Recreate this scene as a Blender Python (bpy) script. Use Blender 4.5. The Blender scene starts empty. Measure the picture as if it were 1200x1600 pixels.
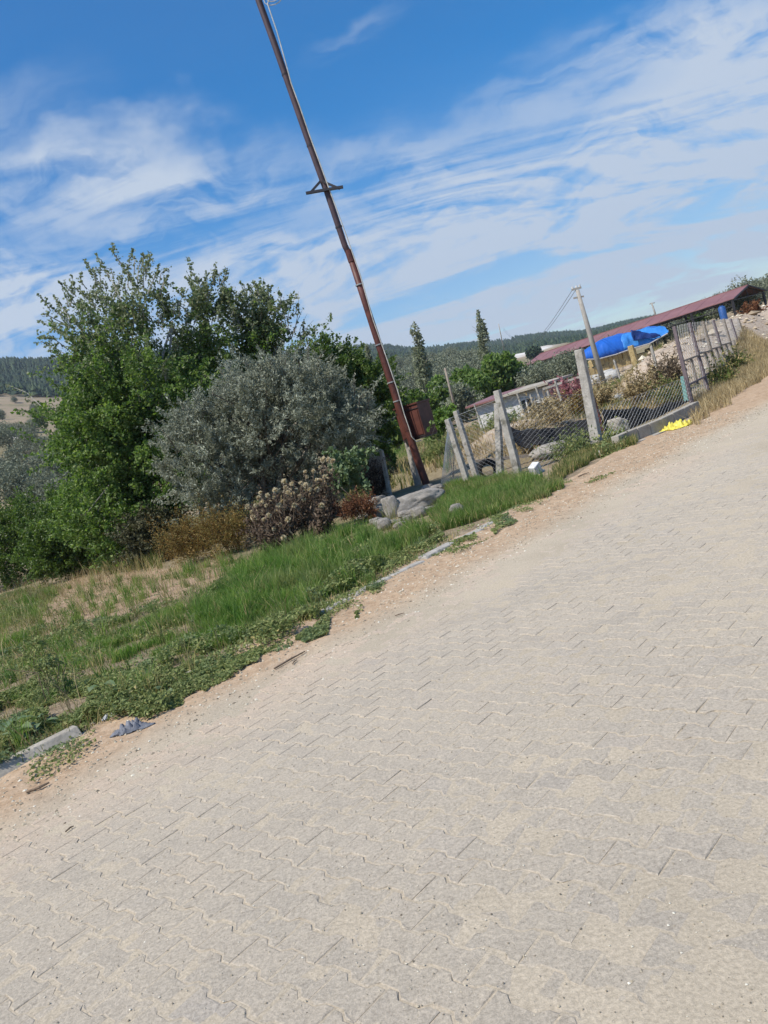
import bpy, bmesh, math, random
import numpy as np
from mathutils import Vector, Matrix

# ------------------------------------------------------------------ camera, sky, sun, exposure
sc = bpy.context.scene
ROLL, PITCH, FPX, EYE = math.radians(16.5), math.radians(5.78), 1250.0, 1.5
cam_d = bpy.data.cameras.new('camera'); cam = bpy.data.objects.new('camera', cam_d)
sc.collection.objects.link(cam); sc.camera = cam
cam_d.sensor_fit = 'VERTICAL'; cam_d.sensor_height = 24; cam_d.lens = 24*FPX/1600
cam_d.clip_start = 0.05; cam_d.clip_end = 20000
F0 = Vector((0, math.cos(PITCH), -math.sin(PITCH))); U0 = Vector((0, math.sin(PITCH), math.cos(PITCH))); R0 = Vector((1, 0, 0))
Rr = R0*math.cos(ROLL) - U0*math.sin(ROLL); Uu = U0*math.cos(ROLL) + R0*math.sin(ROLL)
M = Matrix.Identity(4)
for i in range(3): M[i][0] = Rr[i]; M[i][1] = Uu[i]; M[i][2] = -F0[i]
M[0][3], M[1][3], M[2][3] = 0, 0, EYE
cam.matrix_world = M

SUN_AZ, SUN_EL = math.radians(-122), math.radians(54)     # azimuth clockwise from +Y
sv = Vector((math.sin(SUN_AZ)*math.cos(SUN_EL), math.cos(SUN_AZ)*math.cos(SUN_EL), math.sin(SUN_EL)))
sd = bpy.data.lights.new('sun', 'SUN'); sun = bpy.data.objects.new('sun', sd); sc.collection.objects.link(sun)
sd.energy = 4.6; sd.angle = math.radians(0.53); sd.color = (1.0, 0.94, 0.84)
sun.rotation_euler = sv.to_track_quat('Z', 'Y').to_euler(); sun.location = (0, 0, 60)
sc.view_settings.view_transform = 'Standard'; sc.view_settings.look = 'None'
sc.view_settings.exposure = 0.30; sc.view_settings.gamma = 1; sc.view_settings.use_curve_mapping = False

def ray(px, py):
    dx, dy = px-600, 800-py
    return F0*FPX + Rr*dx + Uu*dy
def G(px, py, z=0.0):
    r = ray(px, py); return Vector((0, 0, EYE)) + r*((z-EYE)/r.z)
def at(px, py, Y):
    r = ray(px, py); return Vector((0, 0, EYE)) + r*(Y/r.y)
def azel(px, py):
    r = ray(px, py).normalized(); return math.atan2(r.x, r.y), math.asin(r.z)

w = bpy.data.worlds.new('World'); sc.world = w; w.use_nodes = True
nt = w.node_tree; nt.nodes.clear(); N = nt.nodes.new; L = nt.links.new
def mth(op, a, b=None, c=None, tree=None):
    t = tree or nt; n = t.nodes.new('ShaderNodeMath'); n.operation = op
    for i, v in enumerate((a, b, c)):
        if v is None: continue
        if isinstance(v, (int, float)): n.inputs[i].default_value = v
        else: t.links.new(v, n.inputs[i])
    return n.outputs[0]
out = N('ShaderNodeOutputWorld'); bg = N('ShaderNodeBackground')
sky = N('ShaderNodeTexSky'); sky.sky_type = 'NISHITA'; sky.sun_disc = False
sky.sun_elevation = SUN_EL; sky.sun_rotation = SUN_AZ; sky.altitude = 300; sky.air_density = 1.0; sky.dust_density = 0.6; sky.ozone_density = 3.0
tc = N('ShaderNodeTexCoord'); sx = N('ShaderNodeSeparateXYZ'); L(tc.outputs['Generated'], sx.inputs[0])
az = mth('ARCTAN2', sx.outputs[0], sx.outputs[1]); el = mth('ARCSINE', sx.outputs[2])
ae = N('ShaderNodeCombineXYZ'); L(az, ae.inputs[0]); L(el, ae.inputs[1])
# planar coordinates of a high thin cloud deck
dz = mth('ADD', mth('MAXIMUM', sx.outputs[2], 0.0), 0.22)
pl = N('ShaderNodeCombineXYZ'); L(mth('DIVIDE', sx.outputs[0], dz), pl.inputs[0]); L(mth('DIVIDE', sx.outputs[1], dz), pl.inputs[1])
def noise(vec, scale, detail=6, rough=0.6, dist=0.0, tree=None, lac=2.0):
    t = tree or nt; n = t.nodes.new('ShaderNodeTexNoise'); n.inputs['Scale'].default_value = scale
    n.inputs['Detail'].default_value = detail; n.inputs['Roughness'].default_value = rough; n.inputs['Distortion'].default_value = dist
    n.inputs['Lacunarity'].default_value = lac
    if vec is not None: t.links.new(vec, n.inputs['Vector'])
    return n
def mapping(vec, loc=(0,0,0), rot=(0,0,0), scale=(1,1,1), typ='POINT', tree=None):
    t = tree or nt; m = t.nodes.new('ShaderNodeMapping'); m.vector_type = typ
    m.inputs['Location'].default_value = loc; m.inputs['Rotation'].default_value = rot; m.inputs['Scale'].default_value = scale
    t.links.new(vec, m.inputs['Vector']); return m.outputs[0]
def rng_(v, a, b, c=0.0, d=1.0, smooth=True, tree=None):
    t = tree or nt; m = t.nodes.new('ShaderNodeMapRange'); m.interpolation_type = 'SMOOTHSTEP' if smooth else 'LINEAR'
    t.links.new(v, m.inputs[0])
    for i, x in enumerate((a, b, c, d)): m.inputs[i+1].default_value = x
    return m.outputs[0]
# warp of the direction used by the cloud banks so that their edges are ragged
wn = noise(mapping(ae.outputs[0], scale=(1, 1.6, 1)), 3.2, 5, 0.6)
wv = N('ShaderNodeVectorMath'); wv.operation = 'SUBTRACT'; L(wn.outputs['Color'], wv.inputs[0]); wv.inputs[1].default_value = (.5, .5, .5)
ws = N('ShaderNodeVectorMath'); ws.operation = 'SCALE'; L(wv.outputs[0], ws.inputs[0]); ws.inputs['Scale'].default_value = 0.22
wa = N('ShaderNodeVectorMath'); wa.operation = 'ADD'; L(ae.outputs[0], wa.inputs[0]); L(ws.outputs[0], wa.inputs[1])
banks = [  # image centre x, y, half length px, half height px, image angle deg (ccw), weight
    (215, 292, 270, 62, 3, 1.0), (60, 268, 170, 40, 6, .7), (30, 500, 210, 95, 5, 1.0), (330, 440, 230, 60, 12, .75), (600, 425, 80, 36, 10, .55),
    (470, 490, 260, 60, 12, .8), (700, 330, 230, 80, 18, .75), (640, 235, 150, 50, 20, .5), (930, 280, 330, 95, 24, .8), (960, 95, 210, 52, 24, .55),
    (1150, 50, 160, 90, 25, .8), (1130, 250, 220, 90, 32, .62), (930, 410, 480, 100, 17, .9), (540, 42, 80, 22, 40, .3), (700, 480, 420, 70, 16, .7),
    (300, 375, 300, 20, -4, .35), (1400, 100, 300, 110, 30, .75), (-260, 230, 260, 60, 10, .7), (-300, 520, 300, 100, 16, .7),
    (600, -260, 260, 60, 30, .5), (1150, -300, 320, 80, 30, .6)]
total = None
for (cx, cy, hl, hh, ang, wt) in banks:
    a0, e0 = azel(cx, cy); ar = math.radians(ang)
    a1, e1 = azel(cx+60*math.cos(ar), cy-60*math.sin(ar))
    rot = math.atan2(e1-e0, a1-a0)
    m = mapping(wa.outputs[0], (a0, e0, 0), (0, 0, rot), (hl/FPX*1.25, hh/FPX*1.25, 1), 'TEXTURE')
    ln = N('ShaderNodeVectorMath'); ln.operation = 'LENGTH'; L(m, ln.inputs[0])
    f = mth('MULTIPLY', rng_(ln.outputs['Value'], 0.0, 1.25, 1.0, 0.0), wt)
    total = f if total is None else mth('SUBTRACT', mth('ADD', total, f), mth('MULTIPLY', total, f))
# generic cirrus everywhere else, so the sky goes on out of frame
gen = noise(mapping(pl.outputs[0], rot=(0, 0, .6), scale=(.55, 1.3, 1)), 0.9, 5, .55, .6)
behind = rng_(mth('ABSOLUTE', az), .75, 1.3)
total = mth('MAXIMUM', total, mth('MULTIPLY', rng_(gen.outputs['Fac'], .45, .75), mth('MULTIPLY', behind, .7)))
st = noise(mapping(pl.outputs[0], rot=(0, 0, math.radians(38)), scale=(.55, 1.7, 1)), 1.5, 8, .58, 1.9)
fine = noise(mapping(wa.outputs[0], rot=(0, 0, .30), scale=(1, 2.2, 1)), 5.0, 7, .56, 1.6)
tex = mth('ADD', mth('MULTIPLY', st.outputs['Fac'], .62), mth('MULTIPLY', fine.outputs['Fac'], .45))
dens = mth('MULTIPLY', total, rng_(tex, .42, .61, .03, 1.15))
# pale veil towards the horizon
veil = mth('MULTIPLY', rng_(el, -.02, .38, 1.0, 0.0), .58)
veil2 = mth('MULTIPLY', rng_(gen.outputs['Fac'], .3, .8), .05)
dens = mth('MINIMUM', mth('ADD', mth('ADD', mth('MULTIPLY', dens, .9), mth('MULTIPLY', veil, rng_(tex, .38, .62, .62, 1.05))), veil2), 0.94)
hs = N('ShaderNodeHueSaturation'); hs.inputs['Saturation'].default_value = 1.62; hs.inputs['Value'].default_value = 1.15; L(sky.outputs[0], hs.inputs['Color'])
mx = N('ShaderNodeMix'); mx.data_type = 'RGBA'; L(dens, mx.inputs['Factor']); L(hs.outputs[0], mx.inputs['A']); mx.inputs['B'].default_value = (4.35, 5.0, 5.9, 1)
L(mx.outputs['Result'], bg.inputs['Color']); bg.inputs['Strength'].default_value = 0.11; L(bg.outputs[0], out.inputs[0])

# ------------------------------------------------------------------ helpers
COL = sc.collection
rs = np.random.default_rng(7); random.seed(7)
def tag(o, label=None, cat=None, group=None, kind=None):
    if label: o['label'] = label
    if cat: o['category'] = cat
    if group: o['group'] = group
    if kind: o['kind'] = kind
    return o
def thing(name, label, cat, loc=(0,0,0), rz=0.0, group=None):
    o = bpy.data.objects.new(name, None); COL.objects.link(o); o.location = loc; o.rotation_euler = (0, 0, rz)
    o.empty_display_size = .2
    return tag(o, label, cat, group)
def link(name, me, mat=None, parent=None, loc=None):
    o = bpy.data.objects.new(name, me); COL.objects.link(o)
    if mat is not None and len(me.materials) == 0: me.materials.append(mat)
    if parent: o.parent = parent
    if loc is not None: o.location = loc
    return o
def npmesh(name, V, faces, var=None, smooth=False, attrs=None):
    """faces: list of int arrays (n,k)"""
    V = np.asarray(V, dtype=np.float32); me = bpy.data.meshes.new(name)
    faces = [np.asarray(f, dtype=np.int32) for f in faces if len(f)]
    me.vertices.add(len(V)); me.vertices.foreach_set('co', V.ravel())
    nl = sum(f.size for f in faces); nf = sum(len(f) for f in faces)
    me.loops.add(nl); me.polygons.add(nf)
    me.loops.foreach_set('vertex_index', np.concatenate([f.ravel() for f in faces]))
    tot = np.concatenate([np.full(len(f), f.shape[1], dtype=np.int32) for f in faces])
    me.polygons.foreach_set('loop_start', np.concatenate([[0], np.cumsum(tot)[:-1]]).astype(np.int32))
    me.polygons.foreach_set('use_smooth', np.full(nf, smooth))
    if var is not None:
        a = me.attributes.new('var', 'FLOAT', 'POINT'); a.data.foreach_set('value', np.asarray(var, dtype=np.float32))
    for k, v in (attrs or {}).items():
        a = me.attributes.new(k, 'FLOAT', 'POINT'); a.data.foreach_set('value', np.asarray(v, dtype=np.float32))
    me.update(calc_edges=True); return me
class MB:
    """collects simple solids as one mesh"""
    def __init__(s): s.V = []; s.F = []
    def add(s, vs, fs):
        n = len(s.V); s.V += [tuple(v) for v in vs]; s.F += [tuple(i+n for i in f) for f in fs]; return s
    def box(s, a, b, mat=None):
        x0,y0,z0 = a; x1,y1,z1 = b
        vs = [Vector(p) for p in ((x0,y0,z0),(x1,y0,z0),(x1,y1,z0),(x0,y1,z0),(x0,y0,z1),(x1,y0,z1),(x1,y1,z1),(x0,y1,z1))]
        if mat is not None: vs = [mat @ v for v in vs]
        return s.add(vs, [(0,3,2,1),(4,5,6,7),(0,1,5,4),(1,2,6,5),(2,3,7,6),(3,0,4,7)])
    def beam(s, p, q, wx, wy, up=(0,0,1)):
        p = Vector(p); q = Vector(q); d = (q-p); l = d.length; d.normalize()
        up = Vector(up);
        if abs(d.dot(up)) > .95: up = Vector((0,1,0))
        x = d.cross(up).normalized(); y = x.cross(d).normalized()
        m = Matrix((x, y, d)).transposed().to_4x4(); m.translation = p
        return s.box((-wx/2, -wy/2, 0), (wx/2, wy/2, l), m)
    def tube(s, pts, radii, n=8, cap=True):
        pts = [Vector(p) for p in pts]
        if isinstance(radii, (int, float)): radii = [radii]*len(pts)
        rings = []; ref = None
        for i, p in enumerate(pts):
            d = (pts[min(i+1, len(pts)-1)] - pts[max(i-1, 0)]).normalized()
            if ref is None: ref = d.orthogonal().normalized()
            x = (ref - d*ref.dot(d)).normalized(); ref = x; y = d.cross(x)
            rings.append([p + (x*math.cos(2*math.pi*k/n) + y*math.sin(2*math.pi*k/n))*radii[i] for k in range(n)])
        vs = [v for r in rings for v in r]; fs = []
        for i in range(len(pts)-1):
            for k in range(n):
                fs.append((i*n+k, i*n+(k+1)%n, (i+1)*n+(k+1)%n, (i+1)*n+k))
        if cap: fs.append(tuple(range(n-1, -1, -1))); fs.append(tuple((len(pts)-1)*n+k for k in range(n)))
        return s.add(vs, fs)
    def mesh(s, name, smooth=False):
        me = bpy.data.meshes.new(name); me.from_pydata(s.V, [], s.F)
        if smooth: me.polygons.foreach_set('use_smooth', [True]*len(me.polygons))
        me.update(); return me
    def build(s, name, mat, parent=None, smooth=False, loc=None): return link(name, s.mesh(name, smooth), mat, parent, loc)
def bevel(o, w, seg=2):
    m = o.modifiers.new('bevel', 'BEVEL'); m.width = w; m.segments = seg; m.limit_method = 'ANGLE'; return o

# cheap smooth 2D/3D value noise for geometry
_P = np.random.default_rng(3).random((64, 64, 64)).astype(np.float32)
def vn(x, y, z=0.0):
    x = np.asarray(x, float); y = np.asarray(y, float); z = np.asarray(z, float) + 0*x
    xi, yi, zi = np.floor(x).astype(int), np.floor(y).astype(int), np.floor(z).astype(int)
    fx, fy, fz = x-xi, y-yi, z-zi
    fx, fy, fz = [f*f*(3-2*f) for f in (fx, fy, fz)]
    def g(a, b, c): return _P[(xi+a) & 63, (yi+b) & 63, (zi+c) & 63]
    r = 0
    for a in (0, 1):
        for b in (0, 1):
            for c in (0, 1):
                r = r + g(a, b, c)*(fx if a else 1-fx)*(fy if b else 1-fy)*(fz if c else 1-fz)
    return r*2-1
def fbm(x, y, z=0.0, o=4):
    r = 0; a = 1.0; s = 1.0
    for i in range(o): r = r + a*vn(x*s+i*17.3, y*s+i*9.1, np.asarray(z)*s+i*5.7); a *= .5; s *= 2.03
    return r/1.9
def sstep(t): t = np.clip(t, 0, 1); return t*t*(3-2*t)

# road frame: u along the road, v to its left, origin on the kerb line
S2 = math.sqrt(.5); O = G(0, 1230)
def UV(u, v, z=0.0): return Vector((O.x + (u-v)*S2, O.y + (u+v)*S2, z))
def toUV(x, y): dx = x-O.x; dy = y-O.y; return (dx+dy)*S2, (-dx+dy)*S2
def edge(u): return np.interp(u, [-6, 0, 2.5, 5, 8, 12, 15, 18, 30, 60, 200], [.02, .02, .06, .25, .40, 1.0, .95, .9, 2.6, 8, 40])

# ------------------------------------------------------------------ materials
def newmat(name):
    m = bpy.data.materials.new(name); m.use_nodes = True; t = m.node_tree; t.nodes.clear()
    o = t.nodes.new('ShaderNodeOutputMaterial'); b = t.nodes.new('ShaderNodeBsdfPrincipled'); t.links.new(b.outputs[0], o.inputs[0])
    return m, t, b, o
def c4(c): return (c[0], c[1], c[2], 1)
def ramp(t, fac, stops):
    r = t.nodes.new('ShaderNodeValToRGB'); t.links.new(fac, r.inputs[0]); e = r.color_ramp.elements
    while len(e) < len(stops): e.new(.5)
    for i, (p, c) in enumerate(stops): e[i].position = p; e[i].color = c4(c)
    return r.outputs[0]
def mix(t, fac, a, b, typ='MIX'):
    n = t.nodes.new('ShaderNodeMix'); n.data_type = 'RGBA'; n.blend_type = typ
    for nm, v in (('Factor', fac), ('A', a), ('B', b)):
        s = n.inputs[nm] if nm != 'Factor' else n.inputs[0]
        if nm == 'A': s = n.inputs[6]
        if nm == 'B': s = n.inputs[7]
        if isinstance(v, tuple): s.default_value = c4(v)
        elif isinstance(v, (int, float)): s.default_value = v
        else: t.links.new(v, s)
    return n.outputs[2]
def bump(t, b, h, strength=.5, dist=.01):
    n = t.nodes.new('ShaderNodeBump'); n.inputs['Strength'].default_value = strength; n.inputs['Distance'].default_value = dist
    t.links.new(h, n.inputs['Height']); t.links.new(n.outputs[0], b.inputs['Normal'])
def surf(name, stops, scale=3, detail=8, rough=.85, bstr=.4, bdist=.01, spot=None, spec=.3, metal=0, fine=40, coord='Object'):
    """noise-coloured surface with fine grain; spot = (color, scale, lo, hi)"""
    m, t, b, o = newmat(name); tcn = t.nodes.new('ShaderNodeTexCoord'); v = tcn.outputs[coord]
    n = noise(v, scale, detail, .6, .2, t); c = ramp(t, n.outputs['Fac'], stops)
    f = noise(v, fine, 6, .7, 0, t)
    c = mix(t, .55, c, ramp(t, f.outputs['Fac'], [(.3, (.62,)*3), (.7, (1.25,)*3)]), 'MULTIPLY')
    if spot:
        s = noise(mapping(v, (3, 7, 1), tree=t), spot[1], 7, .65, .4, t)
        c = mix(t, rng_(s.outputs['Fac'], spot[2], spot[3], tree=t), c, spot[0])
    t.links.new(c, b.inputs['Base Color']); b.inputs['Roughness'].default_value = rough
    b.inputs['Specular IOR Level'].default_value = spec; b.inputs['Metallic'].default_value = metal
    if bstr: bump(t, b, mth('ADD', f.outputs['Fac'], n.outputs['Fac'], tree=t), bstr, bdist)
    return m
def leafmat(name, stops, trans=.3, rough=.5, spec=.35, patch=None, gain=1.0, warm=1.0):
    m, t, b, o = newmat(name); a = t.nodes.new('ShaderNodeAttribute'); a.attribute_name = 'var'
    k_ = gain; stops = [(p_, (c_[0]*k_*warm, c_[1]*k_, c_[2]*k_*.95)) for p_, c_ in stops]
    c = ramp(t, a.outputs['Fac'], stops)
    tcn = t.nodes.new('ShaderNodeTexCoord'); n = noise(tcn.outputs['Object'], .9, 4, .6, 0, t)
    c = mix(t, .6, c, ramp(t, n.outputs['Fac'], [(.3, (.72, .74, .70)), (.7, (1.22, 1.2, 1.1))]), 'MULTIPLY')
    if patch: c = mix(t, rng_(noise(tcn.outputs['Object'], patch[1], 4, .6, 0, t).outputs['Fac'], patch[2], patch[3], tree=t), c, patch[0])
    t.links.new(c, b.inputs['Base Color']); b.inputs['Roughness'].default_value = rough; b.inputs['Specular IOR Level'].default_value = spec
    tr = t.nodes.new('ShaderNodeBsdfTranslucent'); g_ = stops[len(stops)//2][1]; t.links.new(mix(t, 1.0, c, (1.1, 1.25, .6) if g_[1] > 1.15*g_[0] and g_[1] > 1.3*g_[2] else (1.0, .97, .88), 'MULTIPLY'), tr.inputs[0])
    ms = t.nodes.new('ShaderNodeMixShader'); ms.inputs[0].default_value = trans
    t.links.new(b.outputs[0], ms.inputs[1]); t.links.new(tr.outputs[0], ms.inputs[2]); t.links.new(ms.outputs[0], o.inputs[0])
    return m
def flat(name, c, rough=.6, spec=.4, metal=0, scale=8, amt=.35, bstr=.15):
    k = 1-amt
    return surf(name, [(.3, tuple(x*k for x in c)), (.7, tuple(min(1, x*(1+amt*.4)) for x in c))], scale, 6, rough, bstr, .004, None, spec, metal)

M_concrete = surf('weathered concrete', [(.3, (.28, .25, .205)), (.7, (.45, .41, .34))], 5, 8, .9, .6, .006, ((.17, .16, .13), 3, .58, .75))
M_postc = surf('old cast concrete post', [(.3, (.29, .27, .235)), (.7, (.48, .45, .40))], 7, 8, .9, .9, .01, ((.15, .14, .11), 5, .50, .68))
M_rock = surf('limestone boulder', [(.3, (.26, .235, .20)), (.7, (.47, .43, .375))], 4, 9, .9, .9, .02, ((.16, .15, .125), 3.2, .56, .72))
M_soil = surf('dry soil', [(.3, (.25, .185, .125)), (.7, (.40, .31, .22))], 2, 8, .95, .8, .02)
M_rust = surf('rust red painted steel', [(.35, (.075, .024, .017)), (.65, (.135, .045, .032))], 4, 8, .55, .3, .004, ((.045, .016, .012), 6, .55, .7), .4)
M_darksteel = surf('dark steel', [(.3, (.03, .03, .035)), (.7, (.07, .06, .06))], 6, 6, .5, .2, .003, None, .5, .3)
M_galv = surf('dull galvanised wire', [(.3, (.30, .31, .31)), (.7, (.48, .48, .47))], 9, 5, .55, 0, .001, None, .5, .35)
M_wood = surf('greyed timber', [(.3, (.20, .165, .13)), (.7, (.34, .29, .235))], 6, 8, .85, .5, .005)
M_bark = surf('bark', [(.3, (.09, .075, .055)), (.7, (.20, .17, .135))], 9, 8, .95, .9, .02)
M_palebark = surf('pale bark', [(.3, (.20, .19, .165)), (.7, (.36, .34, .30))], 9, 8, .9, .6, .01)
M_twig = surf('dry stems', [(.3, (.12, .085, .055)), (.7, (.27, .20, .14))], 20, 4, .95, 0, .01)
M_pole = surf('grey concrete pole', [(.3, (.27, .25, .22)), (.7, (.40, .38, .34))], 3, 8, .85, .3, .005)
M_roofred = surf('dull red sheet roof', [(.3, (.20, .092, .088)), (.7, (.27, .132, .122))], .6, 6, .5, .1, .01, ((.24, .14, .12), .4, .55, .8), .4)
M_white = flat('chalky white paint', (.72, .71, .68), .8)
M_glass = flat('dark window glass', (.03, .04, .05), .12, .5, 0, 3, .2, 0)
M_bluesteel = flat('blue drum paint', (.03, .10, .30), .5)
M_teal = surf('faded turquoise paint', [(.3, (.11, .27, .25)), (.7, (.20, .38, .35))], 8, 6, .7, .3, .004, ((.20, .10, .07), 9, .6, .75))
M_black = surf('black plastic sheeting', [(.3, (.010, .010, .011)), (.7, (.028, .027, .027))], 4, 7, .9, .5, .02, ((.07, .065, .06), 5, .62, .8), .15)
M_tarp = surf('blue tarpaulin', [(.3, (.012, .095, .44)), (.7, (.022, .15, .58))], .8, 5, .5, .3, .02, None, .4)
M_tarpshade = surf('navy painted shade of tarpaulin gap', [(.3, (.008, .03, .14)), (.7, (.014, .05, .22))], 2, 5, .6, .3, .02)  # tarpaulin blue darkened in its colour to stand for shade in the gap
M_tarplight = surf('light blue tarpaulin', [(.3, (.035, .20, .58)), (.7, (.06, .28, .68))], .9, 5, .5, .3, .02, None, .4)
M_yellow = flat('yellow plastic', (.72, .62, .09), .45, .5, 0, 9, .25, .4)
M_bale = surf('straw bale', [(.3, (.34, .25, .11)), (.7, (.56, .43, .22))], 6, 8, .95, .9, .03)
M_cable = flat('pale cable sheath', (.58, .56, .50), .6)
M_rag = surf('grey rag', [(.3, (.10, .11, .13)), (.7, (.22, .23, .26))], 12, 6, .95, .5, .01)
M_cloth = flat('washed out cloth', (.42, .44, .46), .9)

# leaves
M_poplar = leafmat('poplar leaves', [(0, (.050, .095, .026)), (.6, (.105, .170, .050)), (.95, (.165, .225, .082)), (1, (.19, .24, .11))], .45, .5, .35, None, 1.50, 1.06)
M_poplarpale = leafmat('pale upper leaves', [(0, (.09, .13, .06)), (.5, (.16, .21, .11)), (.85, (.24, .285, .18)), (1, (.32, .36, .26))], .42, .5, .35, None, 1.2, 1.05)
M_hedge = leafmat('dense dark leaves', [(0, (.034, .072, .018)), (.7, (.078, .138, .034)), (1, (.125, .185, .058))], .4, .45, .4, None, 1.35, 1.15)
M_olive = leafmat('silver grey leaves', [(0, (.13, .145, .115)), (.55, (.235, .25, .20)), (.9, (.34, .355, .30)), (1, (.44, .455, .40))], .3, .5, .4, None, 1.22, .98)
M_olivefar = leafmat('olive leaves', [(0, (.12, .14, .10)), (.6, (.21, .235, .17)), (1, (.31, .33, .26))], .2, .6, .3)
M_pine = leafmat('dark wood on the ridge', [(0, (.026, .048, .030)), (.6, (.042, .070, .040)), (1, (.07, .10, .055))], .05, .8, .2)
M_grass = leafmat('lush grass', [(0, (.045, .095, .022)), (.55, (.090, .160, .038)), (.85, (.150, .205, .065)), (1, (.34, .31, .17))], .45, .6, .2, ((.26, .27, .12), 1.1, .50, .70), 1.62, 1.04)
M_grassmix = leafmat('mixed grass', [(0, (.05, .09, .025)), (.45, (.11, .165, .045)), (.7, (.24, .235, .10)), (1, (.46, .38, .22))], .4, .6, .2, None, 1.3, 1.1)
M_straw = leafmat('dry straw', [(0, (.20, .145, .075)), (.5, (.38, .295, .165)), (1, (.58, .48, .31))], .2, .7, .25)
M_weed = leafmat('groundcover leaves', [(0, (.075, .12, .045)), (.6, (.135, .20, .075)), (.95, (.20, .26, .12)), (1, (.30, .30, .14))], .4, .6, .25, ((.20, .27, .13), 1.6, .50, .66), 1.55, 1.22)
M_bigleaf = leafmat('dusty broad leaves', [(0, (.10, .16, .075)), (1, (.21, .27, .15))], .25, .55, .35)
M_orange = leafmat('dry orange weeds', [(0, (.12, .070, .022)), (.5, (.26, .165, .055)), (.8, (.20, .19, .06)), (1, (.42, .29, .13))], .2, .8, .2)
M_rustleaf = leafmat('dry russet leaves', [(0, (.09, .035, .02)), (.6, (.20, .085, .045)), (1, (.31, .17, .10))], .2, .8, .2)
M_brown = leafmat('withered brown leaves', [(0, (.045, .030, .024)), (.6, (.11, .078, .062)), (1, (.24, .185, .145))], .1, .9, .15)
M_head = leafmat('fluffy seed heads', [(0, (.48, .38, .25)), (.5, (.74, .65, .50)), (1, (.86, .81, .70))], .4, .9, .15)
M_vine = leafmat('bright vine leaves', [(0, (.08, .15, .03)), (1, (.20, .30, .08))], .35, .45, .4)
M_pink = leafmat('pink blossom', [(0, (.35, .12, .16)), (1, (.60, .30, .34))], .3, .7, .3)

# ------------------------------------------------------------------ terrain
XN = [-2600, -1100, -590, -275, -25, 37, 163, 277, 402, 660, 1300, 2600]
DN = [22, 45, 80, 120, 200, 300, 500, 900, 1400, 2500]
ET = np.array([
 [-85, -45, -25, -10, 10, 20, 40, 60, 80, 60],
 [-90, -50, -10, 30, 90, 130, 170, 220, 200, 160],
 [-100, -52, 18, 70, 158, 190, 225, 266, 240, 190],
 [-100, -52, -5, 38, 92, 120, 150, 196, 184, 150],
 [-88, -44, -22, 8, 58, 84, 100, 122, 138, 110],
 [-87, -43, -22, 6, 56, 80, 90, 108, 122, 100],
 [-85, -42, -20, 0, 44, 68, 60, 75, 88, 70],
 [-85, -42, -24, -8, 14, 30, 44, 54, 68, 55],
 [-84, -41, -24, -10, 5, 18, 30, 38, 49, 40],
 [-80, -36, -6, 14, 24, 18, 18, 20, 24, 20],
 [-75, -38, -20, -8, 4, 12, 20, 30, 40, 35],
 [-75, -38, -20, -8, 2, 8, 12, 20, 30, 25]], float)
ZT = np.zeros_like(ET)
for i, xx in enumerate(XN):
    for j, d in enumerate(DN): ZT[i, j] = 1.5 + d*ET[i, j]/math.hypot(FPX, xx) if j > 1 else (0.0 if j == 0 else 1.5+d*ET[i, j]/math.hypot(FPX, xx)*1.0)
AN = np.arctan2(np.array(XN), FPX)
def terrain_far(x, y):
    x = np.asarray(x, float); y = np.asarray(y, float)
    r = np.hypot(x, y); a = np.arctan2(x, y)
    lr = np.log(np.maximum(r, DN[0])); ld = np.log(DN)
    j = np.clip(np.searchsorted(ld, lr, side='right')-1, 0, len(DN)-2); tj = np.clip((lr-ld[j])/(ld[j+1]-ld[j]), 0, 1); tj = tj*.4+.6*sstep(tj)
    aa = np.clip(a, AN[0], AN[-1]); i = np.clip(np.searchsorted(AN, aa, side='right')-1, 0, len(AN)-2); ti = (aa-AN[i])/(AN[i+1]-AN[i]); ti = ti*.3+.7*sstep(ti)
    z = (ZT[i, j]*(1-ti)+ZT[i+1, j]*ti)*(1-tj) + (ZT[i, j+1]*(1-ti)+ZT[i+1, j+1]*ti)*tj
    back = sstep((np.abs(a)-1.2)/.7); z = z*(1-back) + (0.0*r + np.minimum(r, 1500)*.012*(r > 60))*back
    return z + fbm(x/55., y/55., 1.3)*np.clip((r-60)/140., 0, 1)*np.minimum(r*.012, 7.0)*np.where(a > .28, .45, 1.0) + fbm(x/9., y/9., 4.1, 3)*np.clip((r-30)/60., 0, 1)*.35
def terrain(x, y):
    x = np.asarray(x, float); y = np.asarray(y, float); u, v = toUV(x, y)
    r = np.hypot(x, y)
    z = terrain_far(x, y)
    near = .025 + fbm(u*.8, v*.8, 2.0)*.035 + fbm(u*4, v*4, 6.0, 2)*.012
    near = near + .22*sstep((r-20)/25)*0
    t = sstep((v-edge(u)-.0)/.22)
    side = near*(1-sstep((v-5)/10)*0)
    # shallow bank behind the boulders, rough yard behind the fence
    yard = sstep((v-3.2)/1.5)*sstep((u-12.6)/1.5)*sstep((60-r)/20)
    side = side + yard*(.06+.16*np.abs(fbm(u*.5, v*.5, 9.)))
    right = (v < -9.5-0.0*u)                                           # verge across the road
    t2 = sstep((-v-9.5)/.4)
    g = side*np.maximum(t, t2) + (-.13)*(1-np.maximum(t, t2))
    return z + g*(r < 1e9)
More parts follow.
